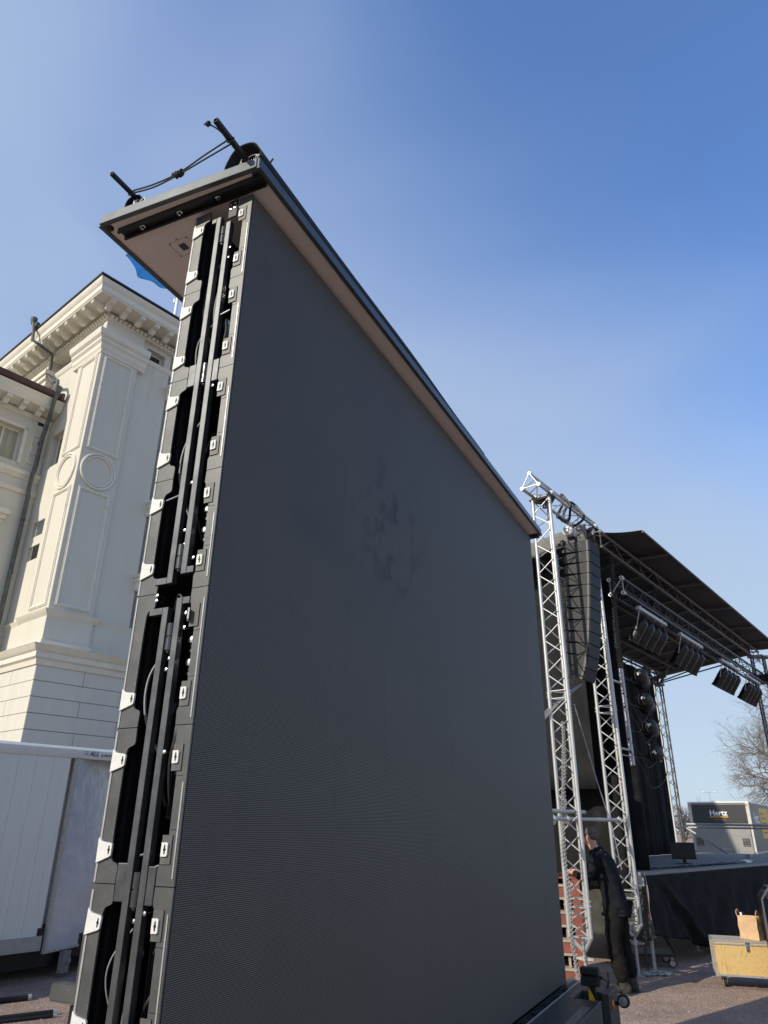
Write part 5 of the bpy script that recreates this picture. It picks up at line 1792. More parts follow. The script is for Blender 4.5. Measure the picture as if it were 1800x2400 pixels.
rod('end_brace', (0.17, 0.27, 5.245), (0.38, 0.27, 5.495), 0.010, ALU, lt_)
for s_ in (2.2, 5.2, 8.2):
    rod('hanger', (0.275, s_, 5.5), (0.275, s_, 6.05), 0.012, BLACKM, lt_)
# lamp clusters on the truss
parb = MB()
parb.lathe([(0.0, -0.21), (0.035, -0.21), (0.038, -0.19), (0.05, -0.185), (0.088, -0.15), (0.098, -0.11), (0.100, -0.03), (0.104, -0.025), (0.104, 0.0), (0.100, 0.004), (0.100, 0.20), (0.108, 0.205), (0.108, 0.23), (0.09, 0.23), (0.085, 0.12), (0.0, 0.10)], 18, (0, 0, 0), 'z')
parb = parb.mesh('par_can', PARB, 35)
frm = MB()
frm.lathe([(0.095, 0.231), (0.118, 0.231), (0.118, 0.243), (0.095, 0.243), (0.095, 0.231)], 8)
frm = frm.mesh('filter_frame', PARB, 0)
yoke = MB()
yoke.tube([(0.112, 0, 0), (0.125, 0, -0.10), (0.11, 0, -0.26), (0.0, 0, -0.29), (-0.11, 0, -0.26), (-0.125, 0, -0.10), (-0.112, 0, 0)], 0.009, 6)
yoke = yoke.mesh('yoke', PARB, 40)
def cluster(label, s0, s1, kind):
    t = thing('lamp_cluster', label, 'stage lamps', SO + dirn(STG + 90) * 0.36 + dirn(STG) * s0 + Vector((0, 0, 5.15)), STG, 'lamp clusters under the lighting truss')
    L = s1 - s0
    mb = MB()
    mb.box(-0.03, 0.03, 0.0, L, -0.03, 0.03)
    mb.build('bar', LBAR, t, smooth=0, bevel=0.003)
    for y in (L * 0.12, L * 0.88):
        rod('hanger_hook', (0.0, y, 0.03), (0.0, y, 0.12), 0.012, GALV, t)
    for k in range(4):
        y = L * (k + 0.55) / 4.1
        tilt = R(kind)
        o = inst(parb, 'par_can', t, (-0.09, y, -0.33), (0, 0, 0))
        o.rotation_euler = (R(6), math.pi + tilt, 0)     # mouth downward and toward the stage
        inst(frm, 'filter_frame', o)
        rod('yoke', (0.0, y - 0.115, -0.03), (-0.09, y - 0.115, -0.33), 0.009, GALV if k == 0 else PARB, t)
        rod('yoke', (0.0, y + 0.115, -0.03), (-0.09, y + 0.115, -0.33), 0.009, PARB, t)
        if k == 0:
            mb = MB()
            mb.sphere((-0.09, y - 0.125, -0.33), 0.018, 10, 6)
            mb.build('wing_bolt', GALV, t)
    return t
cluster('first cluster of four black lamps, hung nearest the truss towers', 0.90, 2.31, 34)
cluster('second cluster of four black lamps, in front of the rear column head', 3.10, 4.54, 34)
cluster('third cluster of four black lamps, hung against the open sky', 5.95, 7.40, 34)
cluster('fourth cluster of four black lamps, nearest the far tower above the bare tree', 8.11, 9.53, 34)
# columns
cl = thing('roof_column', 'slim lattice column with a white pole at the far rear corner of the stage', 'column', SO + dirn(STG + 90) * -2.20 + dirn(STG) * 9.45, STG)
truss(cl, (0, 0, 0), (0, 0, 5.35), [(-0.10, -0.10, 0), (0.12, -0.10, 0), (0.12, 0.12, 0), (-0.10, 0.12, 0)], 0.02, 0.008, 0.30, RAFT, RAFT)
rod('pole', (-0.03, -0.14, 0), (-0.03, -0.14, 5.35), 0.052, WHITEP, cl, 14)
mb = MB()
mb.box(-0.16, 0.18, -0.16, 0.16, 5.35, 5.42)
for (a_, e_) in (((-0.12, 0, 5.42), (-0.45, 0.0, 5.78)), ((0.05, 0, 5.42), (0.12, 0, 5.86)), ((0.14, 0, 5.42), (0.42, 0, 5.90)), ((0.0, -0.1, 5.42), (0.0, -0.7, 5.74)), ((0.0, -0.1, 5.40), (0.1, -1.1, 5.60))):
    mb.bar(a_, e_, 0.06, 0.06)
mb.bar((-0.5, -0.02, 5.78), (0.5, -0.02, 5.90), 0.07, 0.07)
mb.bar((-0.14, 0, 5.55), (0.3, 0, 5.6), 0.05, 0.1)
mb.build('column_head', RAFT, cl, smooth=0)
for (z, dz) in ((5.46, 0.12), (5.42, 0.0)):
    rod('stay', (0.15, 0, z), (1.9, -0.3, z + 0.24 + dz), 0.018, RAFT, cl)
ft = thing('roof_column', 'lattice tower at the far front corner of the stage, cut by the picture edge', 'column', SO + dirn(STG + 90) * 0.30 + dirn(STG) * 10.28, STG)
truss(ft, (0, 0, 0), (0, 0, 6.0), [(-0.14, -0.14, 0), (0.14, -0.14, 0), (0.14, 0.14, 0), (-0.14, 0.14, 0)], 0.024, 0.009, 0.30, RAFT, ALU)
mb = MB()
mb.box(-0.22, 0.22, -0.22, 0.22, 5.28, 5.48)
mb.build('sleeve_block', BLACKM, ft, smooth=0)
mb = MB()
mb.bar((0.16, -0.05, 5.98), (0.85, 0.3, 5.50), 0.05, 0.05)
mb.bar((-0.18, -0.18, 5.98), (0.2, 0.2, 5.98), 0.12, 0.08)
mb.build('head_brace', RAFT, ft, smooth=0)
tb_ = thing('scaffold_tube', 'galvanised rail tubes and slanting stay across the far end of the stage', 'scaffold tube', SO, STG)
rod('tube', (-2.2, 9.62, 1.87), (0.3, 9.9, 1.84), 0.026, GALV, tb_, 10)
rod('tube', (-2.2, 9.66, 1.79), (0.3, 9.94, 1.78), 0.022, GALV, tb_, 10)
rod('stay', (-2.12, 9.62, 1.84), (-1.12, 9.62, 1.22), 0.026, GALV, tb_, 10)
rod('tube', (-2.5, 9.7, 2.06), (-1.96, 9.75, 2.06), 0.020, GALV, tb_, 10)

# drapes
def drape(name, label, p, q, z0, z1, material, amp, freq, nu=90, nv=14, seed=0, hem=0.0):
    rd = random.Random(seed)
    ph = [rd.uniform(0, 6.28) for _ in range(6)]
    p, q = Vector(p), Vector(q)
    d = (q - p)
    L = d.length
    d.normalize()
    nrm = Vector((d.y, -d.x, 0))
    def fn(a, bb):
        x = a * L
        k = 0.5 + 0.5 * bb
        off = amp * k * (math.sin(freq * x + ph[0] + 0.8 * math.sin(x * 1.3 + ph[1])) + 0.5 * math.sin(2.3 * freq * x + ph[2] + bb))
        z = z1 + (z0 - z1) * bb + (hem * math.sin(3 * x + ph[3]) * bb)
        return p + d * x + nrm * off + Vector((0, 0, z))
    mb = MB()
    mb.grid(fn, nu, nv)
    o = mb.build(name, material, None, smooth=70, solid=0.004)
    return tag(o, label, 'drape')
def swg(t, s):
    v = sw(t, s, 0)
    return (v.x, v.y, 0)
drape('stage_drape', 'long black backdrop hanging at the rear of the stage', swg(-2.02, 0.2), swg(-2.02, 8.60), 1.21, 5.50, CLOTH, 0.035, 9.0, 160, 12, 1)
drape('stage_drape', 'sunlit black side drape hanging at the left end of the stage, behind the towers', swg(-2.1, -0.1), swg(-0.27, -0.1), 2.3, 5.80, MOLT, 0.035, 10.0, 60, 14, 2)
drape('stage_drape', 'black wing drape hanging at the left end of the stage beside the sunlit one', swg(-2.0, 0.6), swg(0.02, 0.85), 1.21, 5.70, CLOTH, 0.03, 11.0, 60, 14, 3)
drape('stage_drape', 'added black sheet standing in for the darkness below the sunlit side drape', swg(-2.3, 0.3), swg(-0.1, 0.3), 1.0, 2.5, CLOTH, 0.02, 8.0, 40, 6, 5)  # dark sheet added where the open stage side lies in shade

# deck
dk = thing('stage_deck', 'grey stage deck on legs with a black cloth skirt', 'stage', SO, STG)
mb = MB()
mb.prism([(0.07, 0.42), (1.36, 10.3), (-2.4, 10.3), (-2.4, 0.42), (-0.3, 0.42)], 'z', 1.165, 1.20)
mb.build('deck_board', DECKM, dk, smooth=0)
mb = MB()
mb.bar((0.08, 0.42, 1.183), (1.365, 10.3, 1.183), 0.02, 0.042)
mb.build('edge_rail', mat('dark_edge_rail', (0.2, 0.2, 0.2), 0.5, 0.3, 0.1, 20), dk, smooth=0)
mb = MB()
mb.box(-2.4, -0.03, 0.385, 0.42, 1.03, 1.195)
mb.build('edge_rail', mat('white_edge_rail', (0.75, 0.75, 0.73), 0.5, 0.0, 0.06, 10), dk, smooth=0)
rs = random.Random(9)
F0, F1 = Vector((0.10, 0.42, 0)), Vector((1.40, 10.3, 0))
def sk(a, bb):
    p = F0.lerp(F1, a)
    x = a * 9.8
    kx = (0.0, 0.4, 0.9, 1.6, 2.3, 3.2, 4.5, 6.5, 10.0)
    kz = (0.43, 0.37, 0.31, 0.15, 0.10, 0.16, 0.10, 0.14, 0.12)
    hem = kz[-1]
    for q_ in range(8):
        if kx[q_] <= x <= kx[q_ + 1]:
            f_ = (x - kx[q_]) / (kx[q_ + 1] - kx[q_])
            f_ = f_ * f_ * (3 - 2 * f_)
            hem = kz[q_] + (kz[q_ + 1] - kz[q_]) * f_
            break
    off = 0.025 * bb + 0.03 * bb * math.sin(5 * x + 1.2 * math.sin(3.1 * x)) + 0.016 * math.sin(9 * x + 7 * bb) * math.sin(math.pi * bb) + 0.012 * math.sin(17 * x - 5 * bb) * bb
    off += 0.10 * math.exp(-((x - 0.3 - 1.25 * bb) / 0.09) ** 2) * bb - 0.06 * math.exp(-((x - 0.12 - 1.2 * bb) / 0.12) ** 2) * bb
    z = 1.165 + (hem - 1.165) * bb
    return (p.x + off, p.y, z)
mb = MB()
mb.grid(sk, 260, 24)
mb.build('skirt', CLOTH, dk, smooth=70, solid=0.003)
mb = MB()
mb.grid(lambda a, bb: (0.10 - 2.4 * a + 0.0, 0.40 + 0.012 * math.sin(38 * a + 3 * bb) - 0.03 * bb, 1.03 - 0.66 * bb), 60, 12)
mb.build('skirt', mat('sunlit_black_cloth', (0.05, 0.048, 0.043), 0.95, 0, 0.3, 8, bump=0.3, bscale=14), dk, smooth=70, solid=0.003)  # black end skirt, painted paler to carry the sunlight on it
for (t_, s_) in ((0.04, 0.50), (0.0, 2.6), (0.3, 4.8), (-1.8, 0.6), (-1.2, 3.0), (-1.2, 6.0), (0.5, 7.0)):
    mb = MB()
    mb.cyl((t_, s_, 0.0), (t_, s_, 1.16), 0.024, n=10)
    mb.box(t_ - 0.06, t_ + 0.06, s_ - 0.06, s_ + 0.06, 0.0, 0.01)
    mb.box(t_ - 0.075, t_ + 0.075, s_ - 0.018, s_ + 0.018, 0.40, 0.43)
    mb.build('leg', GALV, dk)
# dolly stored under the deck
dl = thing('dolly', 'black wheeled dolly half under the stage skirt', 'dolly', sw(-0.20, 0.95, 0), STG - 30)
mb = MB()
mb.box(-0.35, 0.35, -0.3, 0.3, 0.14, 0.17)
mb.bar((0.3, -0.3, 0.2), (0.32, 0.32, 0.30), 0.03, 0.03)
mb.build('platform', BLACKM, dl)
for (x, y) in ((0.28, -0.22), (0.28, 0.22), (-0.28, 0.22), (-0.28, -0.22)):
    mb = MB()
    mb.lathe([(0.0, -0.018), (0.042, -0.018), (0.055, -0.012), (0.055, 0.012), (0.042, 0.018), (0.0, 0.018)], 16, (x, y, 0.055), 'y')
    wl = mb.build('castor', RUB, dl)
    MB().lathe([(0.0, -0.021), (0.036, -0.021), (0.040, -0.018)], 14, (x, y, 0.055), 'y').build('hub', GALV, wl)
    mb = MB()
    mb.box(x - 0.02, x + 0.02, y - 0.025, y + 0.025, 0.1, 0.14)
    mb.build('castor_fork', GALV, dl)
# screen standing on the deck, cables, small adapters
mo = thing('monitor_screen', 'black flat monitor on a small stand at the stage edge', 'monitor', (5.43, 14.05, 1.2), -20 + 38)
mb = MB()
mb.prism([(0.0, 0.09), (0.04, 0.07), (0.045, 0.34), (0.012, 0.345)], 'x', -0.205, 0.205)
ms = mb.build('screen', BLACKM, mo, smooth=0, bevel=0.004)
mb = MB()
mb.box(-0.208, 0.208, -0.012, 0.036, 0.072, 0.092)
mb.build('lower_bezel', RUB, mo, smooth=0)
mb = MB()
mb.box(-0.03, 0.03, 0.0, 0.03, 0.01, 0.12)
mb.box(-0.12, 0.12, -0.06, 0.08, 0.0, 0.014)
mb.build('stand', BLACKM, mo, smooth=0)
mb = MB()
mb.prism([(-0.012, 0.0), (0.012, 0.0), (0.0, 0.02)], 'y', -0.0015, 0.0)
lo_ = mb.build('badge', LENS, ms)
lo_.location = (0.15, 0.008, 0.20)
mb = MB()
rc = random.Random(12)
for k in range(7):
    s0 = 1.9 + rc.uniform(-0.8, 1.5)
    pts = []
    for i in range(9):
        s_ = s0 + 0.28 * i
        t_ = -0.10 + 0.142 * (s_ - 0.6) * 1.0 - 0.06 - rc.uniform(0, 0.10)
        v = sw(t_, s_, 1.21 + rc.uniform(0, 0.02))
        pts.append(v)
    mb.tube(smooth_path(pts, 4), 0.011, 5)
tag(mb.build('stage_cables', BCABLE), 'tangle of black cables along the front edge of the stage deck', 'cables')
ad = thing('power_adapter', 'small white adapter lying among the cables on the stage deck', 'adapter', sw(0.35, 5.1, 1.20), 60)
mb = MB()
mb.prism([(-0.11, 0.0), (0.11, 0.0), (0.10, 0.03), (0.02, 0.05), (-0.10, 0.035)], 'x', -0.05, 0.05)
mb.build('case', WHITEP, ad, smooth=0, bevel=0.004)
MB().tube([(0, -0.1, 0.015), (0.03, -0.2, 0.008), (-0.05, -0.35, 0.008)], 0.008, 6).build('lead', BCABLE, ad)
bz = thing('floor_box', 'grey metal floor box at the foot of the slanting stay on the stage', 'box', sw(0.2, 6.0, 1.2), STG)
mb = MB()
mb.box(-0.05, 0.05, -0.06, 0.06, 0.0, 0.10)
mb.box(-0.04, 0.04, -0.05, 0.05, 0.10, 0.115)
mb.build('housing', GALV, bz, smooth=0, bevel=0.004)
MB().cyl((0.05, 0.0, 0.05), (0.065, 0.0, 0.05), 0.02, n=10).build('socket', BLACKM, bz)

# ------------------------------------------------------------------ red rack with a control box
rk = thing('red_rack', 'red-brown rack with dark slots, beside the nearer tower', 'rack', (2.10, 10.05, 0), 14)
mb = MB()
mb.box(0.30, 0.40, -0.02, 0.62, 0.0, 1.19)
mb.build('side_panel', REDM, rk, smooth=0, bevel=0.004)
mb = MB()
mb.box(-0.52, -0.44, -0.02, 0.62, 0.0, 1.19)
mb.build('side_panel', REDM, rk, smooth=0, bevel=0.004)
mb = MB()
mb.box(-0.44, 0.30, 0.58, 0.62, 0.0, 1.19)
mb.build('back_panel', DARK, rk, smooth=0)
for k in range(4):
    z = 0.93 - 0.30 * k
    mb = MB()
    mb.box(-0.44, 0.30, 0.0, 0.04, z + 0.06, z + 0.17)
    mb.build('front_board', REDM, rk, smooth=0, bevel=0.003)
    mb = MB()
    mb.box(-0.44, 0.30, -0.012, 0.58, z + 0.172, z + 0.20)
    mb.build('ledge', TAN, rk, smooth=0)
    mb = MB()
    mb.box(-0.44, 0.30, -0.012, 0.58, z + 0.03, z + 0.058)
    mb.build('ledge', TAN, rk, smooth=0)
    mb = MB()
    mb.box(0.19, 0.22, 0.02, 0.05, z - 0.098, z + 0.03)
    mb.build('divider', TAN, rk, smooth=0)
mb = MB()
mb.box(-0.52, 0.40, -0.02, 0.62, 1.192, 1.215)
mb.build('top_board', REDM, rk, smooth=0, bevel=0.003)
cbx = thing('control_box', 'small black control box with a silver lid on the red rack, by the man\'s hand', 'control box', (2.16, 10.02, 1.215), 14)
mb = MB()
mb.box(-0.10, 0.05, -0.06, 0.06, 0.0, 0.12)
mb.box(-0.06, -0.01, -0.02, 0.02, 0.12, 0.14)
mb.build('housing', BLACKM, cbx, smooth=0, bevel=0.005)
mb = MB()
mb.box(-0.11, 0.06, -0.065, 0.065, 0.145, 0.175)
mb.build('lid', ALU, cbx, smooth=0, bevel=0.01)

# ------------------------------------------------------------------ flight cases, bag, bottle
fc = thing('flight_case', 'yellow plywood flight case with metal edges on castors', 'flight case', (4.155, 10.275, 0), 0)
CA = 124.0     # direction of its long front edge
fdir, bdir = dirn(109.0), dirn(19.0)
fc.rotation_euler = (0, 0, -R(19.0))
# local x along the front (length), local y away from the camera
LX, LYc, Z0, Z1 = 0.92, 0.42, 0.125, 0.515
mb = MB()
mb.box(0.012, LX - 0.012, 0.006, LYc - 0.006, Z0 + 0.012, Z1 - 0.012)
mb.build('plywood_box', PLY, fc, smooth=0)
mb = MB()
mb.box(0.018, LX - 0.018, 0.018, LYc - 0.018, Z1 - 0.012, Z1 - 0.002)
mb.build('lid', mat('pale_lid_board', (0.42, 0.36, 0.29), 0.6, 0, 0.14, 8), fc, smooth=0)
EM = mat('riveted_edge', (0.44, 0.44, 0.42), 0.4, 0.5, 0.15, 30)
E_ = 0.022
for y in (0, LYc - E_):
    for z in (Z0, Z1 - E_):
        mb = MB()
        mb.box(0, LX, y, y + E_, z, z + E_)
        mb.build('edge', EM, fc, smooth=0)
for x in (0, LX - E_):
    for z in (Z0, Z1 - E_):
        mb = MB()
        mb.box(x, x + E_, E_, LYc - E_, z, z + E_)
        mb.build('edge', EM, fc, smooth=0)
    for y in (0, LYc - E_):
        mb = MB()
        mb.box(x, x + E_, y, y + E_, Z0 + E_, Z1 - E_)
        mb.build('edge', EM, fc, smooth=0)
mb = MB()
mb.box(E_, LX - E_, -0.003, 0.006, Z1 - 0.052, Z1 - 0.036)
mb.build('lid_joint', EM, fc, smooth=0)
rv = MB().sphere((0, 0, 0), 0.0035, 6, 4, (1, 0.5, 1)).mesh('rivet', GALV)
for k in range(38):
    inst(rv, 'rivet', fc, (0.03 + k * (LX - 0.06) / 37, -0.001, Z0 + 0.011))
for k in range(15):
    inst(rv, 'rivet', fc, (0.011, -0.001, Z0 + 0.04 + k * (Z1 - Z0 - 0.08) / 14))
for (x, z) in ((0.035, Z0 + 0.035), (0.035, Z1 - 0.08), (LX - 0.05, Z0 + 0.035), (LX - 0.05, Z1 - 0.075)):
    inst(rv, 'rivet', fc, (x, 0.004, z), (0, 0, 0), (2, 2, 2))
mb = MB()
mb.box(0.39, 0.425, -0.010, 0.006, Z1 - 0.115, Z1 - 0.022)
mb.box(0.383, 0.432, -0.014, -0.004, Z1 - 0.035, Z1 - 0.012)
mb.box(0.398, 0.418, -0.018, -0.010, Z1 - 0.10, Z1 - 0.05)
mb.build('latch', CHROME, fc, smooth=0, bevel=0.002)
for (x, y) in ((0.10, 0.09), (LX - 0.10, 0.09), (0.10, LYc - 0.09), (LX - 0.10, LYc - 0.09)):
    mb = MB()
    mb.lathe([(0.0, -0.016), (0.038, -0.016), (0.047, -0.010), (0.047, 0.010), (0.038, 0.016), (0.0, 0.016)], 16, (y * 0 + x, y, 0.047), 'x')
    cs = mb.build('castor', RUB, fc)
    mb = MB()
    mb.box(x - 0.026, x - 0.019, y - 0.02, y + 0.02, 0.04, 0.105)
    mb.box(x + 0.019, x + 0.026, y - 0.02, y + 0.02, 0.04, 0.105)
    mb.box(x - 0.032, x + 0.032, y - 0.032, y + 0.032, 0.105, Z0)
    mb.build('castor_fork', GALV, cs, smooth=0)
# paper bag
bgc = fc.location + fdir * 0.50 + bdir * 0.17
bag = thing('paper_bag', 'brown paper carrier bag standing on the yellow flight case', 'paper bag', (bgc.x, bgc.y, Z1), 48)
mb = MB()
BWd, BD, BH = 0.115, 0.075, 0.255
ring = []
def bagring(z, w_, d_, pinch, tw):
    return [(-w_ + tw, -d_, z), (0.0 + tw, -d_ - 0.003, z), (w_ + tw, -d_, z), (w_ - pinch + tw, 0.0, z), (w_ + tw, d_, z), (0 + tw, d_ + 0.003, z), (-w_ + tw, d_, z), (-w_ + pinch + tw, 0.0, z)]
levels = [(0.0, BWd * 0.97, BD, 0.0, 0.0), (0.012, BWd, BD * 1.02, 0.002, 0.0), (0.08, BWd * 1.02, BD, 0.010, 0.003), (0.15, BWd * 1.0, BD * 0.97, 0.022, -0.004), (0.21, BWd * 1.03, BD * 0.98, 0.03, 0.002), (BH, BWd * 1.04, BD * 1.0, 0.032, 0.004)]
vs = []
rb = random.Random(8)
for lv in levels:
    for q in bagring(*lv):
        vs.append((q[0] + rb.uniform(-0.004, 0.004), q[1] + rb.uniform(-0.005, 0.005), max(q[2] + (rb.uniform(-0.006, 0.006) if lv[0] > 0 else 0), 0)))
fs = [tuple(reversed(range(8)))]
for i in range(len(levels) - 1):
    for j in range(8):
        fs.append((i * 8 + j, i * 8 + (j + 1) % 8, (i + 1) * 8 + (j + 1) % 8, (i + 1) * 8 + j))
mb.add(vs, fs)
mb.build('sack', KRAFT, bag, smooth=0, solid=0.0015)
for y in (-BD, BD):
    for s_ in (1,):
        pts = smooth_path([(-0.05, y, BH - 0.05), (-0.052, y, BH + 0.015), (-0.03, y, BH + 0.052), (0.03, y, BH + 0.052), (0.052, y, BH + 0.015), (0.05, y, BH - 0.05)])
# flat handles at the two narrow-looking ends, as they stand up in view
for (x, lean) in ((-BWd * 1.0, -0.02), (BWd * 0.95, 0.0)):
    mb = MB()
    pts = smooth_path([(x, -0.045, BH - 0.03), (x + lean, -0.045, BH + 0.03), (x + lean, -0.02, BH + 0.062), (x + lean, 0.02, BH + 0.062), (x + lean, 0.045, BH + 0.03), (x, 0.045, BH - 0.03)])
    mb.tube(pts, 0.0075, 6)
    mb.build('handle', KRAFTD, bag)
mb = MB()
pts = [(0.075, -BD - 0.004, 0.14)]
mb.lathe([(0.0, 0.0), (0.022, 0.0)], 16, (0, 0, 0), 'x')
o = mb.build('round_mark', WHITEP, bag)
o.location = (BWd + 0.006, -0.03, 0.13)
o.scale = (1, 1, 1.4)
bt = thing('water_bottle', 'clear plastic bottle sticking out of the paper bag', 'bottle', (bgc.x, bgc.y, Z1), 48)
mb = MB()
mb.lathe([(0.0, 0.03), (0.03, 0.03), (0.032, 0.05), (0.032, 0.20), (0.026, 0.235), (0.014, 0.262), (0.013, 0.275)], 16, (-0.085, -0.02, 0))
mb.build('body', BOTTLE, bt)
MB().lathe([(0.0155, 0.27), (0.0155, 0.292), (0.0, 0.293)], 14, (-0.085, -0.02, 0)).build('cap', WHITEP, bt)
# metal mesh case at the right edge
mc = thing('mesh_case', 'metal-edged case with black mesh front, cut off by the right picture edge', 'flight case', (4.665, 9.80, 0), 0)
mc.rotation_euler = (0, 0, -R(19.0))
ol = [(0.0, 0.30), (0.0, 1.00), (0.10, 1.13), (0.62, 1.13), (0.62, 0.30)]
mb = MB()
mb.prism(ol, 'y', 0.03, 0.5)
mb.build('shell', BLACKM, mc, smooth=0)
mb = MB()
cpts = [Vector((x, 0.02, z)) for x, z in ol]
for i in range(5):
    a_, b_ = cpts[i], cpts[(i + 1) % 5]
    mb.bar(a_, b_, 0.02, 0.05, up=(0, 1, 0))
mb.build('edge', EM, mc, smooth=0)
mb = MB()
for k in range(26):
    x = 0.03 + k * 0.022
    mb.bar((x, 0.022, 0.33), (min(x + 0.35, 0.6), 0.022, 0.33 + (min(x + 0.35, 0.6) - x) * 2.2), 0.005, 0.004, up=(0, 1, 0))
    mb.bar((x, 0.020, 1.1), (min(x + 0.35, 0.6), 0.020, 1.1 - (min(x + 0.35, 0.6) - x) * 2.2), 0.005, 0.004, up=(0, 1, 0))
me_ = mb.build('mesh_front', GALV, mc, smooth=0)
me_['kind'] = 'stuff'
for k in range(7):
    inst(rv, 'rivet', mc, (0.0, 0.006, 0.36 + 0.1 * k), (0, 0, 0), (2, 2, 2))
mb = MB()
mb.box(0.0, 0.62, 0.04, 0.5, 0.12, 0.298)
mb.build('plinth', BLACKM, mc, smooth=0)
for (x, y) in ((0.06, 0.1), (0.55, 0.1), (0.06, 0.43), (0.55, 0.43)):
    mb = MB()
    mb.lathe([(0.0, -0.018), (0.045, -0.018), (0.058, -0.012), (0.058, 0.012), (0.045, 0.018), (0.0, 0.018)], 16, (x, y, 0.058), 'x')
    cs = mb.build('castor', RUB, mc)
    MB().box(x - 0.035, x + 0.035, y - 0.035, y + 0.035, 0.10, 0.12).build('castor_fork', GALV, cs)

# ------------------------------------------------------------------ rental truck
tk = thing('box_truck', 'grey rental box truck with a dark Hertz panel, parked behind the stage', 'truck', (13.58, 33.79, 0), 33.6)
WT, HT, LT_ = 2.42, 2.80, 6.2
mb = MB()
mb.box(0.0, WT, 0.02, LT_, 0.75, HT - 0.03)
mb.build('body', HZB, tk, smooth=0)
mb = MB()
mb.box(-0.02, WT + 0.02, -0.02, LT_, HT - 0.03, HT + 0.02)
mb.box(1.0, 1.35, -0.03, 0.05, HT + 0.02, HT + 0.05)
mb.build('roof', WHITEP, tk, smooth=0)
for (x0, x1) in ((-0.02, 0.11), (WT - 0.11, WT + 0.02)):
  mb = MB()
  mb.box(x0, x1, -0.02, 0.06, 0.55, HT - 0.03)
  mb.build('corner_post', mat('pale_corner_post', (0.55, 0.54, 0.50), 0.5, 0, 0.08, 5), tk, smooth=0)
mb = MB()
mb.box(0.13, WT - 0.13, -0.005, 0.03, 1.97, 2.70)
pnl = mb.build('door_panel', HZG, tk, smooth=0)
inst(text_mesh('Hertz', 0.30, 0.002, mat('white_vinyl', (0.78, 0.78, 0.76), 0.5), 0.008), 'lettering', pnl, (0.83, -0.008, 2.27), (math.pi / 2, 0, 0))
mb = MB()
mb.box(0.83, 1.56, -0.009, -0.005, 2.19, 2.225)
mb.build('underline', YEL, pnl, smooth=0)
inst(text_mesh('www.hertz.se', 0.085, 0.002, mat('grey_vinyl', (0.3, 0.3, 0.3), 0.5)), 'lettering', pnl, (0.98, -0.008, 2.08), (math.pi / 2, 0, 0))
mb = MB()
mb.box(0.08, WT - 0.08, -0.10, -0.02, 0.55, 1.93)
tl = mb.build('tail_lift', HZB, tk, smooth=0, bevel=0.01)
mb = MB()
for z in (1.50, 1.20, 0.88):
    mb.box(0.10, WT - 0.10, -0.108, -0.10, z, z + 0.018)
for x in (0.98, 1.70):
    mb.box(x, x + 0.05, -0.125, -0.10, 0.62, 1.05)
mb.build('lift_rib', mat('lift_rib_grey', (0.3, 0.29, 0.27), 0.5, 0.2), tl, smooth=0)
for x in (0.16, 1.98):
    mb = MB()
    mb.box(x, x + 0.28, -0.115, -0.10, 1.08, 1.38)
    vp_ = mb.build('instruction_plate', HZG, tl, smooth=0)
    mb = MB()
    for dx in (0.075, 0.205):
        mb.tube([(x + dx + 0.05 * math.cos(t * .5236), -0.117, 1.22 + 0.05 * math.sin(t * .5236)) for t in range(12)], 0.006, 4, closed=True)
    mb.box(x + 0.03, x + 0.25, -0.118, -0.115, 1.31, 1.33)
    mb.box(x + 0.03, x + 0.25, -0.118, -0.115, 1.11, 1.125)
    mb.build('instruction_print', mat('grey_vinyl', (0.3, 0.3, 0.3), 0.5), vp_, smooth=0)
mb = MB()
mb.box(1.15, 1.5, -0.13, -0.10, 0.92, 0.98)
mb.box(1.18, 1.24, -0.14, -0.13, 0.98, 1.05)
mb.build('lift_hinge', GALV, tl, smooth=0)
for x in (0.04, WT - 0.08):
    MB().box(x - 0.03, x + 0.05, -0.035, -0.02, HT - 0.14, HT - 0.10).build('marker_light', ORANGE, tk, smooth=0)
for x in (0.03, WT - 0.07):
    MB().box(x - 0.035, x + 0.055, -0.06, -0.02, 0.56, 0.86).build('tail_light', mat('red_lamp', (0.35, 0.02, 0.02), 0.3), tk, smooth=0)
MB().box(WT + 0.0125, WT + 0.022, 0.1, LT_ - 0.12, 0.80, 0.86).build('side_rail', GALV, tk, smooth=0)
mb = MB()
mb.box(WT + 0.0005, WT + 0.012, 0.06, LT_ - 0.1, 0.78, HT - 0.08)
sp = mb.build('side_panel', HZG, tk, smooth=0)
inst(text_mesh('Hertz', 0.62, 0.002, mat('white_vinyl', (0.78, 0.78, 0.76), 0.5), 0.012), 'lettering', sp, (WT + 0.014, 0.9, 1.98), (math.pi / 2, 0, math.pi / 2))
mb = MB()
mb.box(WT + 0.012, WT + 0.016, 0.9, 2.3, 1.80, 1.88)
mb.build('underline', YEL, sp, smooth=0)
mb = MB()
mb.box(WT + 0.012, WT + 0.016, 2.7, 5.6, 1.35, 2.62)
yp = mb.build('yellow_panel', YEL, sp, smooth=0)
mb = MB()
for k in range(5):
    mb.box(WT + 0.016, WT + 0.018, 3.0, 3.0 + 0.35 * (3 + k % 3), 2.35 - 0.2 * k, 2.42 - 0.2 * k)
mb.build('small_print', HZG, yp, smooth=0)
mb = MB()
mb.box(0.1, WT - 0.1, LT_ + 0.1, LT_ + 2.0, 0.5, 2.3)
mb.build('cab', WHITEP, tk, smooth=0, bevel=0.08)
mb = MB()
mb.box(0.3, WT - 0.3, -0.02, LT_ + 1.9, 0.5, 0.74)
mb.build('chassis', BLACKM, tk, smooth=0)
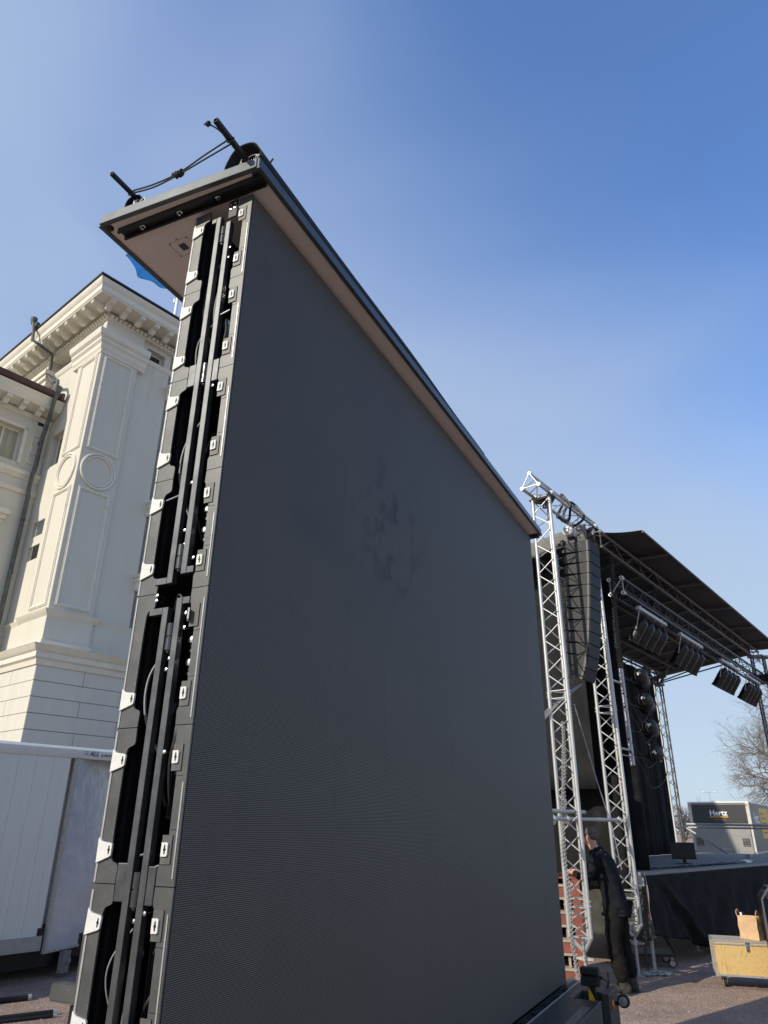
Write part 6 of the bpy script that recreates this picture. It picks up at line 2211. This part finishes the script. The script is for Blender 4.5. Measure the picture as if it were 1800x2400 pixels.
for y in (1.6, LT_ + 0.9):
    for x in (0.18, WT - 0.18):
        mb = MB()
        mb.lathe([(0.0, -0.14), (0.36, -0.14), (0.42, -0.09), (0.42, 0.09), (0.36, 0.14), (0.0, 0.14)], 22, (x, y, 0.42), 'x')
        mb.build('wheel', RUB, tk)
# street lamp far behind
sl_ = thing('street_lamp', 'double-armed street lamp far behind the rental truck', 'street lamp', (59.4, 137.5, 0), 23.4)
mb = MB()
mb.tube([(0, 0, 0), (0, 0, 4), (0, 0, 7.5)], [0.1, 0.08, 0.06], 10)
mb.tube([(-0.75, 0, 7.62), (-0.3, 0, 7.6), (0, 0, 7.5), (0.3, 0, 7.6), (0.75, 0, 7.62)], 0.05, 8)
mb.build('mast', GALV, sl_)
for x in (-0.95, 0.95):
    MB().sphere((x, 0, 7.62), 0.35, 12, 6, (1, 0.5, 0.28)).build('lamp_head', WHITEP, sl_)

# ------------------------------------------------------------------ bare trees
def bare_tree(name, label, loc, h, spread, seed, levels, n0, trunk_r):
    rt2 = random.Random(seed)
    t = thing(name, label, 'tree', loc)
    mbt, mbc = MB(), MB()
    def grow(p, d, L, r, lv):
        if lv > levels:
            return
        k = 4 if lv < 3 else 2
        pts = [p]
        q = p.copy()
        dd = d.copy()
        for i in range(k):
            dd = (dd + Vector((rt2.gauss(0, 0.13), rt2.gauss(0, 0.13), rt2.gauss(0.03, 0.09)))).normalized()
            q = q + dd * (L / k)
            pts.append(q.copy())
        rr = [r * (1 - 0.45 * i / k) for i in range(k + 1)]
        (mbt if lv <= 1 else mbc).tube(pts, rr, 7 if lv <= 1 else (4 if lv <= 3 else 3), caps=False)
        nch = n0[min(lv, len(n0) - 1)]
        for i in range(nch):
            f = rt2.uniform(0.30, 1.0) if lv > 0 else rt2.uniform(0.45, 1.0)
            idx = min(int(f * k), k - 1)
            b0 = pts[idx].lerp(pts[idx + 1], f * k - idx)
            ax = dd.cross(Vector((rt2.gauss(0, 1), rt2.gauss(0, 1), rt2.gauss(0, 1)))).normalized()
            an = rt2.uniform(0.45, 1.05) * spread
            nd = (Quaternion(ax, an) @ dd)
            nd.z += 0.05
            nd.normalize()
            grow(b0, nd, L * rt2.uniform(0.52, 0.80), r * 0.50, lv + 1)
    grow(Vector((0, 0, 0)), Vector((0.02, 0, 1)).normalized(), h * 0.36, trunk_r, 0)
    mbt.build('trunk', BARK, t, smooth=60)
    mbc.build('crown', TWIG, t, smooth=0)
    return t
bare_tree('bare_tree', 'large leafless tree with a rounded crown, beyond the far end of the stage', (36.1, 60.5, 0), 15.6, 1.0, 21, 6, [9, 6, 5, 5, 4, 4], 0.36)
bare_tree('bare_tree', 'lower leafless tree behind the rental truck, under the big crown', (45.0, 84.0, 0), 7.5, 1.1, 5, 5, [8, 6, 5, 5, 4], 0.2)
bare_tree('bare_tree', 'thin leafless tree between the lattice column and the truck', (19.6, 50.5, 0), 4.2, 0.8, 8, 4, [8, 6, 5, 4], 0.1)

# ------------------------------------------------------------------ person
pe = thing('person', 'man in black jacket, black work trousers and glasses, bending over the red rack', 'person', (2.90, 9.90, 0), -58)
# local: y = facing direction, x = his right
def skin_obj(name, verts, edges, radii, material, parent, sub=2, root=0, wrinkle=0):
    me = bpy.data.meshes.new(name + '_cage')
    me.from_pydata(verts, edges, [])
    o = bpy.data.objects.new(name + '_cage', me)
    col.objects.link(o)
    o.modifiers.new('skin', 'SKIN')
    sv = me.skin_vertices[0].data
    for i, r in enumerate(radii):
        sv[i].radius = r if isinstance(r, tuple) else (r, r)
        sv[i].use_root = (i == root)
    ms_ = o.modifiers.new('sub', 'SUBSURF')
    ms_.levels = sub
    ms_.render_levels = sub
    bpy.context.view_layer.update()
    me2 = bpy.data.meshes.new_from_object(o.evaluated_get(bpy.context.evaluated_depsgraph_get()))
    bpy.data.objects.remove(o)
    me2.materials.clear()
    me2.materials.append(material)
    if wrinkle:
        from mathutils import noise
        ns = [v.normal.copy() for v in me2.vertices]
        for v, nn_ in zip(me2.vertices, ns):
            q = v.co
            d_ = noise.noise(Vector((q.x * 9, q.y * 9, q.z * 13 + q.x * 6))) + 0.6 * noise.noise(Vector((q.x * 22, q.y * 22, q.z * 30)))
            v.co = q + nn_ * d_ * wrinkle
    for p in me2.polygons:
        p.use_smooth = True
    r_ = bpy.data.objects.new(name, me2)
    col.objects.link(r_)
    r_.parent = parent
    return r_
# joints
J = dict(pel=(0, 0.0, 0.98), spn=(0, 0.05, 1.18), chs=(0, 0.13, 1.38), nkb=(0, 0.185, 1.51), nk=(0, 0.215, 1.57), hd=(0, 0.25, 1.655), ht=(0, 0.255, 1.735),
         hl=(-0.095, 0.0, 0.93), kl=(-0.12, 0.05, 0.52), al=(-0.115, -0.02, 0.11), hr=(0.095, 0.0, 0.93), kr=(0.13, 0.02, 0.52), ar=(0.14, -0.06, 0.11),
         sl=(-0.185, 0.12, 1.43), el=(-0.235, 0.26, 1.19), wl=(-0.12, 0.50, 1.27), sr=(0.185, 0.12, 1.43), er=(0.23, 0.27, 1.20), wr=(0.06, 0.50, 1.27))
names = list(J)
ix = {n: i for i, n in enumerate(names)}
ed = [('pel', 'spn'), ('spn', 'chs'), ('chs', 'nkb'), ('nkb', 'nk'), ('nk', 'hd'), ('hd', 'ht'), ('pel', 'hl'), ('hl', 'kl'), ('kl', 'al'), ('pel', 'hr'), ('hr', 'kr'), ('kr', 'ar'), ('chs', 'sl'), ('sl', 'el'), ('el', 'wl'), ('chs', 'sr'), ('sr', 'er'), ('er', 'wr')]
rad = dict(pel=(0.15, 0.11), spn=(0.135, 0.105), chs=(0.15, 0.11), nkb=(0.065, 0.065), nk=0.056, hd=(0.072, 0.09), ht=(0.066, 0.082), hl=0.085, kl=0.06, al=0.042, hr=0.085, kr=0.06, ar=0.042,
           sl=0.058, el=0.043, wl=0.027, sr=0.058, er=0.043, wr=0.027)
verts = [J[n] for n in names]
radii = [rad[n] for n in names]
edges = [(ix[a], ix[b]) for a, b in ed]
# hands: palm and five fingers each
def add_hand(wn, sgn):
    w0 = Vector(J[wn])
    d = Vector((-0.25 * sgn * 0.4, 0.95, -0.12)).normalized()
    side = Vector((1, 0.1, 0)).normalized()
    palm = w0 + d * 0.07
    verts.append(tuple(palm))
    radii.append((0.036, 0.018))
    pi_ = len(verts) - 1
    edges.append((ix[wn], pi_))
    for k, L in enumerate((0.062, 0.074, 0.078, 0.070)):
        a_ = palm + side * (0.028 - 0.019 * k) + d * 0.028
        b_ = a_ + d * L * 0.55 + Vector((0, 0, -0.012))
        c_ = b_ + d * L * 0.35 + Vector((0, 0, -0.03))
        last = pi_
        for q, r in ((a_, 0.0095), (b_, 0.0085), (c_, 0.007)):
            verts.append(tuple(q))
            radii.append(r)
            edges.append((last, len(verts) - 1))
            last = len(verts) - 1
    a_ = w0 + d * 0.035 + side * (0.03 * sgn)
    b_ = a_ + d * 0.03 + side * (0.022 * sgn) + Vector((0, 0, -0.01))
    c_ = b_ + d * 0.028 + Vector((0, 0, -0.012))
    last = pi_
    for q, r in ((a_, 0.012), (b_, 0.010), (c_, 0.008)):
        verts.append(tuple(q))
        radii.append(r)
        edges.append((last, len(verts) - 1))
        last = len(verts) - 1
add_hand('wl', 1)
add_hand('wr', -1)
skin_obj('body', verts, edges, radii, SKIN, pe)
# face details: nose, ears, jaw, hair, glasses
mb = MB()
mb.sphere((0, 0.335, 1.665), 0.02, 10, 6, (0.8, 1.2, 1.3))
mb.sphere((0, 0.30, 1.61), 0.045, 10, 6, (1.0, 0.9, 0.7))
for sx in (-1, 1):
    mb.sphere((sx * 0.084, 0.24, 1.665), 0.03, 10, 6, (0.35, 0.75, 1.15))
mb.build('face', SKIN, pe)
mb = MB()
mb.sphere((0, 0.232, 1.722), 0.096, 20, 12, (0.88, 1.02, 0.80))
mb.sphere((0, 0.203, 1.688), 0.080, 16, 10, (0.96, 0.86, 0.78))
mb.build('hair', HAIR, pe, smooth=60)
mb = MB()
for sx in (-1, 1):
    mb.tube([(sx * 0.036 + 0.026 * math.cos(t * .5236), 0.338, 1.69 + 0.02 * math.sin(t * .5236)) for t in range(12)], 0.003, 6, closed=True)
    mb.cyl((sx * 0.062, 0.335, 1.69), (sx * 0.086, 0.23, 1.695), 0.003, n=6)
    mb.sphere((sx * 0.036, 0.325, 1.69), 0.010, 8, 5)
mb.cyl((-0.01, 0.34, 1.69), (0.01, 0.34, 1.69), 0.003, n=6)
mb.build('glasses', BLACKM, pe)
mb = MB()
mb.box(-0.02, 0.02, 0.332, 0.342, 1.622, 1.628)
mb.build('mouth', mat('lips', (0.33, 0.13, 0.10), 0.6), pe)
# jacket
jn = ['hip', 'pel', 'spn', 'chs', 'nkb', 'col', 'sl', 'el', 'wl', 'sr', 'er', 'wr']
jv = dict(hip=(0, -0.005, 0.84), pel=(0, 0.0, 0.98), spn=(0, 0.045, 1.18), chs=(0, 0.12, 1.38), nkb=(0, 0.17, 1.49), col=(0, 0.20, 1.555), sl=(-0.185, 0.12, 1.42), el=(-0.24, 0.26, 1.19), wl=(-0.135, 0.455, 1.262), sr=(0.185, 0.12, 1.42), er=(0.235, 0.27, 1.20), wr=(0.075, 0.455, 1.262))
jr = dict(hip=(0.185, 0.150), pel=(0.185, 0.15), spn=(0.185, 0.145), chs=(0.20, 0.145), nkb=(0.10, 0.09), col=(0.075, 0.078), sl=0.088, el=0.066, wl=0.047, sr=0.088, er=0.066, wr=0.047)
je = [('hip', 'pel'), ('pel', 'spn'), ('spn', 'chs'), ('chs', 'nkb'), ('nkb', 'col'), ('chs', 'sl'), ('sl', 'el'), ('el', 'wl'), ('chs', 'sr'), ('sr', 'er'), ('er', 'wr')]
ji = {n: i for i, n in enumerate(jn)}
skin_obj('jacket', [jv[n] for n in jn], [(ji[a], ji[b]) for a, b in je], [jr[n] for n in jn], JACK, pe, 3, 1, 0.012)
tn = ['pel', 'hl', 'kl', 'cl', 'al', 'hr', 'kr', 'cr', 'ar']
tv = dict(pel=(0, 0.0, 0.98), hl=(-0.10, 0.0, 0.87), kl=(-0.125, 0.045, 0.50), cl=(-0.12, 0.0, 0.28), al=(-0.115, -0.02, 0.105), hr=(0.10, 0.0, 0.87), kr=(0.135, 0.015, 0.50), cr=(0.14, -0.03, 0.28), ar=(0.14, -0.06, 0.105))
tr = dict(pel=(0.165, 0.13), hl=0.12, kl=0.102, cl=0.092, al=0.09, hr=0.12, kr=0.102, cr=0.092, ar=0.09)
te = [('pel', 'hl'), ('hl', 'kl'), ('kl', 'cl'), ('cl', 'al'), ('pel', 'hr'), ('hr', 'kr'), ('kr', 'cr'), ('cr', 'ar')]
ti = {n: i for i, n in enumerate(tn)}
skin_obj('trousers', [tv[n] for n in tn], [(ti[a], ti[b]) for a, b in te], [tr[n] for n in tn], TROU, pe, 3, 0, 0.014)
for (x, y, a_) in ((-0.115, 0.02, 0.2), (0.14, -0.02, -0.35)):
    mb = MB()
    mb.sphere((0, 0.075, 0.05), 0.085, 14, 8, (0.62, 1.2, 0.62))
    mb.sphere((0, -0.06, 0.065), 0.065, 14, 8, (0.68, 1.0, 1.0))
    mb.cyl((0, -0.04, 0.06), (0, -0.04, 0.15), 0.052, 0.056, n=14)
    mb.box(-0.045, 0.045, -0.11, 0.15, 0.0, 0.022)
    o = mb.build('boot', BOOT, pe, smooth=60)
    o.location = (x, y, 0)
    o.rotation_euler = (0, 0, a_)
